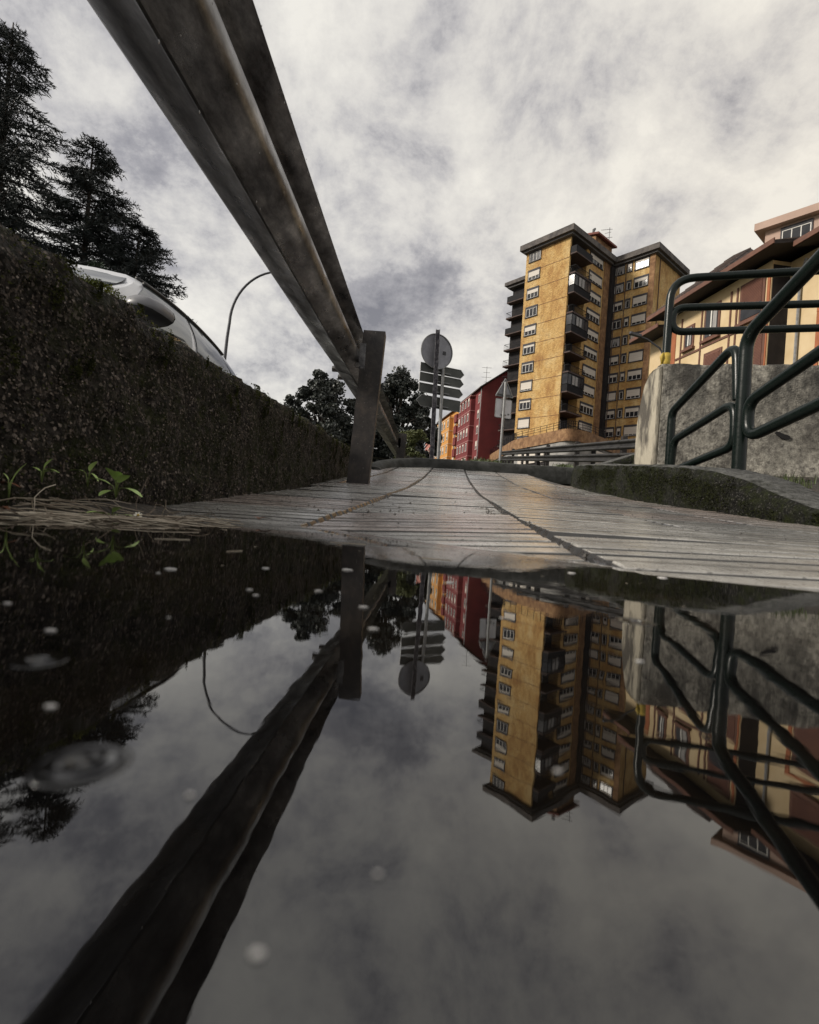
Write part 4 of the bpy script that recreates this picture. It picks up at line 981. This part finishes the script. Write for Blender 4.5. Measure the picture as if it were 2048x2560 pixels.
def hwin(s0, s1, z0, z1, u, shutter, nm='window'):
    f_ = hbox(nm, s0, s1, u - .06, u - .003, z0, z1, m_trim); t = .14
    hbox('pane', s0 + t, s1 - t, u - .075, u - .062, z0 + t, z1 - t, m_pane if not shutter else m_rshut, f_)
    if shutter and shutter < 1: hbox('glass', s0 + t, s1 - t, u - .085, u - .077, z0 + t, z0 + t + (z1 - z0) * (1 - shutter), m_pane, f_)
    if not shutter:
        hbox('mullion', (s0 + s1) / 2 - .05, (s0 + s1) / 2 + .05, u - .10, u - .077, z0 + t, z1 - t, m_white if nm == 'window' else m_trim, f_)
        hbox('curtain', s0 + t + .05, (s0 + s1) / 2 - .12, u - .09, u - .077, z0 + t, z1 - t, m_curt, f_)
    if shutter:
        sl = MB(); zz_ = z0 + t + ((z1 - z0) * (1 - shutter) if shutter < 1 else 0)
        while zz_ < z1 - t: sl.prism([H(s0 + t, u - .10, zz_), H(s1 - t, u - .10, zz_), H(s1 - t, u - .08, zz_ + .05), H(s0 + t, u - .08, zz_ + .05)], hn * .015); zz_ += .075
        o_ = sl.build('shutter_slats', m_rshut, f_); o_['kind'] = 'stuff'
    hbox('sill', s0 - .1, s1 + .1, u - .2, u - .004, z0 - .14, z0 - .003, m_trim, f_)
    return f_
hwin(3.9, 4.75, 10.75, 12.1, 0, 0); hwin(1.9, 3.1, 10.75, 12.6, 0, 0); hwin(-1.0, .55, 10.75, 12.75, 0, .72)
hwin(1.6, 2.95, 7.4, 10.0, 0, 1); hwin(-1.2, .3, 7.4, 9.95, 0, 1); hwin(-4.9, -3.3, 10.9, 12.5, .95, 1); hwin(-5.2, -3.2, 7.4, 9.9, .95, 1)
for (s0, s1) in ((1.12, 1.22), (3.28, 3.38), (.70, .80), (5.0, 5.1)): hbox('timber_post', s0, s1, -.05, -.004, 7, 12.75, m_trim)
for (s0, s1, z) in ((3.4, 5.5, 10.35), (.82, 3.26, 10.4), (-1.2, .68, 10.35)): hbox('timber_rail', s0, s1, -.05, -.004, z, z + .12, m_trim)
hbox('wall_strip', -1.32, -1.28, .05, .95, 5, 13, m_dark); hbox('terracotta_band', -1.28, -1.12, -.05, -.004, 5, 12.75, m_ortr)
hbox('terracotta_band', -3.1, -2.9, .90, .946, 5, 10.2, m_ortr); hbox('terracotta_band', -5.6, -2.9, .89, .945, 10.2, 10.4, m_ortr)
m = MB(); m.tube([H(-2.3, .80, 12.9), H(-2.05, .82, 12.2), H(-2.0, .84, 11.6), H(-2.0, .84, 5)], .07, 7); m.build('drain_pipe', m_pole, hs)

# ---- pink-cream block behind it
m_peach = M('peach render', (.44, .31, .25), (.37, .26, .21), .5, rough=.85)
ab = thing('peach_block', (31, 46, 8), 'peach apartment block top with projecting cornice behind the cream house roof', 'building')
ad = Vector((.64, -.768, 0)).normalized(); an = Vector((-ad.y, ad.x, 0)); AP = Vector((30.7, 45.6, 0))
def AB(s, u, z): k = AP + ad * s + an * u; return Vector((k.x, k.y, z))
MB().prism([AB(0, 0, 8), AB(14, 0, 8), AB(14, 10, 8), AB(0, 10, 8)], (0, 0, 19.9)).build('wall', m_peach, ab)
MB().prism([AB(-.7, -.7, 27.9), AB(14.7, -.7, 27.9), AB(14.7, 10.5, 27.9), AB(-.7, 10.5, 27.9)], (0, 0, .65)).build('cornice', m_peach, ab)
window(ab, AB(2.35, 0, 26.25), math.atan2(ad.y, ad.x), 2.1, 1.15, 0, 3, m_sur, .3, .1)
window(ab, AB(6.6, 0, 26.25), math.atan2(ad.y, ad.x), 2.1, 1.15, .4, 3, m_sur, .3, .1)

# ================================================================== trees
m_bark = M('bark', (.030, .024, .020), (.055, .045, .038), 6, rough=.95, bump=.6, bscale=14, bdist=.03)
m_needle = M('blue-green needles', (.008, .013, .014), (.022, .030, .028), 1.2, rough=.7)
m_needleg = M('green needles', (.016, .038, .018), (.03, .06, .026), 1.2, rough=.7)
m_leafd = M('dark leaves', (.012, .016, .014), (.060, .068, .060), 1.6, rough=.5)
m_leafg = M('olive leaves', (.055, .068, .020), (.11, .12, .04), .9, rough=.6)
def conifer(x, y, z0, H_, spread, label, seed, mat, lean=(0, 0), nb=70, grp=None):
    random.seed(seed); t = thing('conifer_tree', (x, y, z0), label, 'tree', grp)
    tp = lambda h: Vector((x + lean[0] * h, y + lean[1] * h, z0 + H_ * h))
    MB().tube([tp(k / 10) for k in range(11)], [.02 * H_ * (1 - k / 10.2) + .012 for k in range(11)], 9).build('trunk', m_bark, t, smooth=True)
    br = MB(); T = []; nb = int(nb * 1.9)
    for i in range(nb):
        h = .13 + .85 * (i + random.random()) / nb; a = random.uniform(0, 2 * math.pi) if i % 2 else i * 2.4
        ln = spread * (1 - h) ** .75 * random.uniform(.62, 1.12) + .22; base = tp(h); d = Vector((math.cos(a), math.sin(a), 0)); sidev = Vector((-d.y, d.x, 0))
        rise = .40 * h + .02; P = []
        for k in range(8):
            f = k / 7; P.append(base + d * ln * f + Vector((0, 0, ln * (rise * f - .42 * f * f + .20 * f ** 4))))
        br.tube(P, [.016 * ln * (1 - k / 8) + .004 for k in range(8)], 4, cap=False)
        nt_ = int(6 + ln * 9)
        for j in range(nt_):
            f = .12 + .88 * (j + random.random()) / nt_; k = min(int(f * 7), 6); p = P[k].lerp(P[k + 1], f * 7 - k)
            tl_ = (.16 + .30 * ln * .5 * (1 - f) + .08) * random.uniform(.7, 1.25)
            for s in (-1, 1):
                td = (d * random.uniform(.45, .9) + sidev * s * random.uniform(.6, 1.0) + Vector((0, 0, random.uniform(-.50, .05)))).normalized()
                nn_ = max(4, int(tl_ / .034))
                for w in range(nn_):
                    q_ = p + td * tl_ * (w / nn_); ndir = (td * .8 + Vector((random.gauss(0, .5), random.gauss(0, .5), random.gauss(.10, .45)))).normalized()
                    wv = ndir.cross(Vector((random.gauss(0, 1), random.gauss(0, 1), random.gauss(0, 1)))).normalized() * random.uniform(.012, .022)
                    e_ = q_ + ndir * random.uniform(.08, .17); T += [q_ - wv, q_ + wv, e_]
                wv = td.cross(Vector((0, 0, 1))).normalized() * .007; T += [p - wv, p + wv, p + td * tl_ * 1.05]
    br.build('branches', m_bark, t, smooth=True)
    o = tris('needles', [tuple(v) for v in T], mat, t); o['kind'] = 'stuff'; return t
conifer(-14.3, 16.2, .6, 14.4, 4.5, 'tallest dark conifer with bare horizontal branches, behind the mossy wall', 21, m_needle, (.35, 0), 110)
conifer(-11.6, 16.8, .6, 11.2, 3.9, 'middle dark conifer with a pointed crown beside the tallest one', 22, m_needle, (.1, 0), 100)
conifer(-10.1, 17.0, .6, 8.7, 3.4, 'short dark conifer with spread tips rising over the car roof', 23, m_needle, (.25, 0), 84)
conifer(-10.0, 15.2, .5, 6.4, 2.5, 'low bright green conifer bush in front of the dark conifers', 24, m_needleg, (0, 0), 64)
conifer(-9.0, 18.5, .6, 5.9, 2.7, 'smallest dark conifer with a drooping branch past the car rear window', 25, m_needle, (.2, 0), 50)

def broadleaf(x, y, z0, z1, rx, label, seed, mat, nclump, leaves, lsz, low=.25, grp=None, name='leafy_tree'):
    random.seed(seed); t = thing(name, (x, y, z0), label, 'tree' if name != 'shrub' else 'shrub', grp); Hh = z1 - z0
    MB().tube([(x, y, z0 - .2), (x + .1, y, z0 + Hh * .3), (x, y + .1, z0 + Hh * .62)], [.035 * Hh, .026 * Hh, .012 * Hh], 8).build('trunk', m_bark, t, smooth=True)
    lb = MB(); cs = []; 
    for i in range(nclump):
        a = random.uniform(0, 2 * math.pi); u = random.random() ** .5; v = random.uniform(low, 1)
        prof_ = math.sin(math.pi * min(1, (v - low) / (1 - low) * .80 + .17)) ** .7
        prof_ *= 1 + .35 * math.sin(3 * a + seed) * math.sin(7 * v + seed)
        c = Vector((x + math.cos(a) * rx * u * prof_, y + math.sin(a) * rx * u * prof_, z0 + Hh * v * random.uniform(.86, 1.0)))
        cs.append(c)
        if i % 3 == 0: lb.tube([(x, y, z0 + Hh * .3), (x * .5 + c.x * .5, y * .5 + c.y * .5, z0 * .3 + .25 * Hh + c.z * .55 - Hh * .05 + .15 * z0), tuple(c)], [.012 * Hh, .008 * Hh, .003 * Hh], 5, cap=False)
    lb.build('limbs', m_bark, t, smooth=True)
    n = nclump * leaves; cc = np.repeat(np.array([tuple(c) for c in cs]), leaves, 0); rad = np.repeat(rng.uniform(.07, .27, nclump) * rx, leaves)[:, None]
    dv = rnd_dirs(n); cen_ = cc + dv * rad * (rng.random((n, 1)) ** .45) * np.array([[1.15, 1.15, .8]])
    a = rnd_dirs(n) * rng.uniform(lsz * .5, lsz, (n, 1)); b_ = np.cross(a, rnd_dirs(n)); b_ = b_ / (np.linalg.norm(b_, axis=1, keepdims=True) + 1e-9) * rng.uniform(lsz * .6, lsz * 1.3, (n, 1))
    o = quads('crown', cen_, a, b_, mat, t); o['kind'] = 'stuff'; return t
broadleaf(-8.6, 46, 3.5, 12.3, 3.2, 'rounded dark tree between the mossy wall and the guardrail post', 31, m_leafd, 150, 150, .11, .12)
broadleaf(-4.6, 48, 3.5, 11.6, 2.6, 'dark leafy tree seen behind the rusty guardrail post', 32, m_leafd, 120, 150, .11, .12)
broadleaf(-1.7, 47, 3.5, 13.4, 2.9, 'tallest dark leafy tree between the guardrail post and the round sign', 33, m_leafd, 150, 150, .11, .10)
broadleaf(.6, 52, 4, 11.2, 2.0, 'dark leafy tree just behind the round sign post', 34, m_leafd, 90, 150, .11, .10)
broadleaf(-.2, 36, 3.2, 6.3, 1.35, 'olive green shrub at the kerb left of the round sign post', 35, m_leafg, 44, 200, .06, .02, name='shrub')

# ================================================================== small growth
def blades(name, label, pts, hgt, n, spread, mat, kind=True, cat='grass', wid=.003):
    T = []
    for i in range(n):
        x, y, z = random.choice(pts); x += random.gauss(0, spread); y += random.gauss(0, spread); h = hgt * random.uniform(.5, 1.2)
        a = random.uniform(0, 6.28); l = Vector((math.cos(a), math.sin(a), 0)); w = Vector((-l.y, l.x, 0)) * wid; b0 = Vector((x, y, z)); m1 = b0 + Vector((0, 0, h * .65)) + l * h * .25; e_ = b0 + Vector((0, 0, h * random.uniform(.6, 1))) + l * h * random.uniform(.5, .9)
        T += [b0 - w, b0 + w, m1 + w * .7, b0 - w, m1 + w * .7, m1 - w * .7, m1 - w * .7, m1 + w * .7, e_]
    o = tris(name, [tuple(v) for v in T], mat); o['label'] = label; o['category'] = cat; o['kind'] = 'stuff'; return o
random.seed(5)
blades('grass', 'tuft of grass on the soil at the foot of the grey wall', [(1.50, 1.95, soilz(1.5, 1.95)), (1.60, 1.9, soilz(1.6, 1.9)), (1.52, 2.05, soilz(1.52, 2.05)), (1.42, 1.80, soilz(1.42, 1.8))], .045, 130, .03, m_grass, wid=.0016)
blades('grass', 'thin grass inside the curve of the mossy planter kerb', [(1.40 + .05 * k, 3.1 + .07 * k, soilz(1.4, 3.2) + .005) for k in range(9)], .05, 260, .05, m_grass, wid=.002)
blades('grass', 'low green weeds along the verge by the warning sign pole', [(1.6 + .12 * k, 13.5 + .3 * k, .1085 * (13.5 + .3 * k) + .02) for k in range(12)] + [(4.2 + .1 * k, 14 + .3 * k, .109 * (14 + .3 * k) + .02) for k in range(8)], .16, 600, .12, m_grass, wid=.012)
# verge bank that carries those weeds, signs and far rail
m = MB(); yv = [5.5, 7, 9, 12, 15, 18, 22, 27, 33]; xv = [-.9, -.2, .6, 1.4, 2.4, 3.4, 4.4, 5.3, 6.2, 7]
m.v = [(x, y, .1005 * y + .06 + (.0065 * y - .10) * sstep(-.4, .6, x)) for y in yv for x in xv]
m.f = [(j * 10 + i, j * 10 + i + 1, (j + 1) * 10 + i + 1, (j + 1) * 10 + i) for j in range(len(yv) - 1) for i in range(9)]; m.mi = [0] * len(m.f)
struct(m.build('verge', m_ground, smooth=True))

# dirt bank and dead stems at the wall foot
m = MB(); dxs = [-.50 + .022 * i for i in range(12)]; dys = [.1 + .03 * i for i in range(75)]
def dirtz(x, y):
    k = sstep(-.27, -.40, x) * (.55 + .45 * math.exp(-((y - .55) / .35) ** 2)); return gs(x, y) - .012 + .036 * k * sstep(.25, .45, y) + .006 * fbm(x * 25, y * 25, 4, 3) - .03 * sstep(.62, .95, y)
m.v = [(x, y, dirtz(x, y)) for y in dys for x in dxs]
m.f = [(j * 12 + i, j * 12 + i + 1, (j + 1) * 12 + i + 1, (j + 1) * 12 + i) for j in range(74) for i in range(11)]; m.mi = [0] * len(m.f)
struct(m.build('dirt_bank', m_soil, smooth=True))
m = MB()
for i in range(48):
    y = random.uniform(.44, .63); x = random.uniform(-.46, -.25); ln = random.uniform(.06, .22); a = random.gauss(0, .22); z = max(dirtz(x, y), 0) + random.uniform(.002, .012)
    P = []
    for k in range(6):
        f = k / 5 - .5; xx = x + math.cos(a) * ln * f; yy_ = y + math.sin(a) * ln * f + .012 * math.sin(f * 5 + i)
        P.append((xx, yy_, max(dirtz(xx, yy_) * .5 + z * .5, .001) + .004 * math.sin(f * 4 + i * 1.7)))
    m.tube(P, random.uniform(.0004, .0010), 4, cap=False)
for i in range(45):       # tangled broken ends and standing stubs
    y = random.uniform(.44, .66); x = random.uniform(-.46, -.24); P = []; v = Vector((random.gauss(0, 1), random.gauss(0, .5), random.uniform(0, .6))).normalized(); p = Vector((x, y, max(dirtz(x, y), 0) + .002))
    for k in range(6):
        P.append(p.copy()); v = (v + Vector((random.gauss(0, .35), random.gauss(0, .2), random.gauss(-.12, .25)))).normalized(); p = p + v * random.uniform(.006, .013); p.z = max(p.z, max(dirtz(p.x, p.y), 0) + .001)
    m.m = i % 2; m.tube(P, random.uniform(.0003, .0007), 4, cap=False)
o = m.build('dry_stems', [m_straw, m_stemd]); o['label'] = 'bundle of pale dead grass stems at the foot of the mossy wall'; o['category'] = 'dead grass'; o['kind'] = 'stuff'
def leafm(mb, base, d, ln, wd, curl=.3):
    d = Vector(d).normalized(); sv = d.cross(Vector((0, 0, 1))); sv = sv.normalized() if sv.length > .01 else Vector((1, 0, 0)); upv = sv.cross(d)
    L_ = []; R_ = []; Cn = []
    for k in range(6):
        f = k / 5; w = wd * math.sin(math.pi * (f * .86 + .08)) ** .8; c = Vector(base) + d * ln * f + upv * (-curl * ln * f * f)
        Cn.append(c); L_.append(c + sv * w + upv * w * .25); R_.append(c - sv * w + upv * w * .25)
    mb.add(L_ + Cn + R_, [(k, k + 1, 7 + k, 6 + k) for k in range(5)] + [(6 + k, 7 + k, 13 + k, 12 + k) for k in range(5)])
def weed(name, label, base, leaves, stem_h=.02):
    t = thing(name, base, label, 'weed')
    for (d, ln, wd, h) in leaves:
        b0 = Vector(base) + Vector((0, 0, h)); st_ = MB(); e_ = b0 + Vector(d).normalized() * ln * .35
        st_.tube([Vector(base) - Vector((0, 0, .006)), (Vector(base) + e_) / 2 + Vector((0, 0, .003)), e_], .0006, 5); so_ = st_.build('stem', m_stem, t, smooth=True)
        lf = MB(); leafm(lf, e_, d, ln, wd); lf.build('leaf', m_leaf, t, smooth=True)
    return t
weed('weed', 'leafy bright green weed with broad leaves among the dead stems', (-.345, .585, .028), [((-1, -.2, .55), .024, .0055, .006), ((-.2, -.4, .9), .017, .007, .010), ((.5, -.3, .55), .019, .007, .008), ((1, -.2, -.05), .026, .0055, .007), ((-.3, -.8, -.1), .016, .006, .003), ((.25, -.5, .8), .015, .006, .011)])
weed('weed', 'small two-leaved green weed against the foot of the mossy wall', (-.392, .605, .040), [((-.9, -.1, .25), .016, .004, .010), ((.3, 0, .9), .014, .005, .008), ((.7, 0, -.4), .012, .003, .012)])
weed('weed', 'tall thin green weed stalk standing at the puddle edge', (-.40, .497, .018), [((.35, 0, 1), .022, .0011, .008), ((.05, 0, 1), .014, .0009, .002), ((-.5, 0, 1), .008, .0010, .014)])
weed('weed', 'tiny moss-green weed beside the tall stalk at the wall foot', (-.385, .52, .040), [((.8, -.1, .3), .010, .0025, .004), ((-.7, 0, .5), .010, .0025, .004), ((.4, 0, .9), .012, .002, .006), ((.9, 0, .05), .013, .002, .008)])
weed('weed', 'low water weed trailing from the dead stems into the puddle', (-.325, .545, .001), [((-1, -.2, .2), .026, .004, .002), ((.4, -.3, .35), .018, .004, .003), ((-.2, -.5, .2), .020, .005, .001), ((1, .1, .2), .02, .0025, .002)])
dz = thing('daisy', (-.292, .545, .004), 'small white flower lying at the puddle edge', 'flower')
fc = Vector((-.292, .538, .006)); ax = Vector((.35, -.75, .55)).normalized(); e1 = ax.cross(Vector((0, 0, 1))).normalized(); e2 = ax.cross(e1)
for k in range(7):
    a = 2 * math.pi * k / 7; d = (e1 * math.cos(a) + e2 * math.sin(a)); w = ax.cross(d); m = MB()
    m.add([fc + d * .0006, fc + d * .0025 + w * .0011, fc + d * .0042 + w * .0007 + ax * .0005, fc + d * .0042 - w * .0007 + ax * .0005, fc + d * .0025 - w * .0011], [(0, 1, 2, 3, 4)]); m.build('petal', m_petal, dz)
MB().tube([fc - ax * .0005, fc + ax * .001, fc + ax * .0018], [.0014, .0013, .0004], 8).build('flower_centre', m_pollen, dz, smooth=True)
MB().tube([fc - ax * .0006, (-.296, .545, .004), (-.310, .552, .0)], .0006, 5).build('stem', m_stem, dz)
for i, (x, y, z, a, lab) in enumerate(((-.425, .515, .030, .6, 'rust brown dead leaf against the mossy wall near the tall stalk'), (-.38, .47, .006, 2.2, 'curled brown dead leaf floating at the puddle edge'), (-.20, .66, .006, 1.1, 'scrap of brown dead leaf on the ribbed tiles by the stems'))):
    m = MB(); leafm(m, (x, y, z), (math.cos(a), math.sin(a) * .3, .35), .017, .005, .6); leafm(m, (x + .003, y, z), (math.cos(a + 1.2), math.sin(a) * .3, .6), .012, .003, .5)
    tag(m.build('dead_leaf', m_brownleaf, org=(x, y, z), smooth=True), lab, 'leaf')
# foam flecks and bubbles on the water
random.seed(8)
fl = [(-.095, .202, .0042), (-.073, .104, .0020), (-.028, .240, .0042), (-.063, .225, .0028), (-.057, .122, .0007), (-.047, .068, .0013), (-.099, .125, .0016), (-.007, .125, .0022), (-.012, .152, .0024), (-.047, .159, .0016), (.054, .112, .0016),
      (-.094, .190, .0014), (-.030, .175, .0022), (-.052, .168, .0018), (.020, .22, .003), (.10, .30, .004), (.16, .31, .005), (.03, .15, .0013), (-.008, .033, .0007), (-.0005, .041, .0005), (.004, .028, .0004), (-.02, .05, .0006), (.02, .06, .0008)]
for i, (x, y, r_) in enumerate(fl):
    r_ *= .62
    m = MB(); s = 14; el = random.uniform(.55, .95); an_ = random.uniform(-.4, .4)
    rings = []
    for (k, h) in ((1.0, -.0001), (.86, .09 * r_), (.5, .16 * r_)):
        rings.append([(x + r_ * k * math.cos(2 * math.pi * a / s) * (1 + .12 * math.sin(3 * a + i)), y + r_ * k * el * math.sin(2 * math.pi * a / s), .0002 + h) for a in range(s)])
    m.sweep(rings, closed=True)
    tag(m.build('foam_fleck', m_foam, org=(x, y, 0), smooth=True), 'white foam fleck floating on the dark puddle', 'foam', 'foam flecks on the puddle')

random.seed(31)
V = []
for i in range(60):
    x = random.uniform(-.3, .3); y = random.uniform(.09, .42); s_ = random.uniform(.0003, .0011) * (y / .25); a = random.uniform(0, 3.14); d = Vector((math.cos(a), math.sin(a), 0)); w = Vector((-d.y, d.x, 0)); c = Vector((x, y, .0004))
    if gs(x, y) > -.002: continue
    V += [c - d * s_ * 1.5, c + w * s_ * .6, c + d * s_ * 1.5, c - d * s_ * 1.5, c + d * s_ * 1.5, c - w * s_ * .6]
o = tris('floating_specks', [tuple(v) for v in V], m_straw); o['label'] = 'tiny pale plant specks drifting on the puddle'; o['category'] = 'debris'; o['kind'] = 'stuff'
for i, (x, y, a, ln) in enumerate(((-.16, .34, .5, .022), (-.05, .42, .05, .03), (-.10, .29, 1.1, .012), (.02, .33, -.15, .02))):
    P = [(x + math.cos(a) * ln * (k / 4 - .5), y + math.sin(a) * ln * (k / 4 - .5), .0003) for k in range(5)]
    tag(MB().tube(P, .00022, 5).build('floating_straw', m_straw, org=(x, y, 0)), ['short slanted straw floating between foam flecks', 'long straw floating just off the tile edge', 'tiny upright straw floating on the wall reflection', 'straw floating below the guardrail post'][i], 'straw')
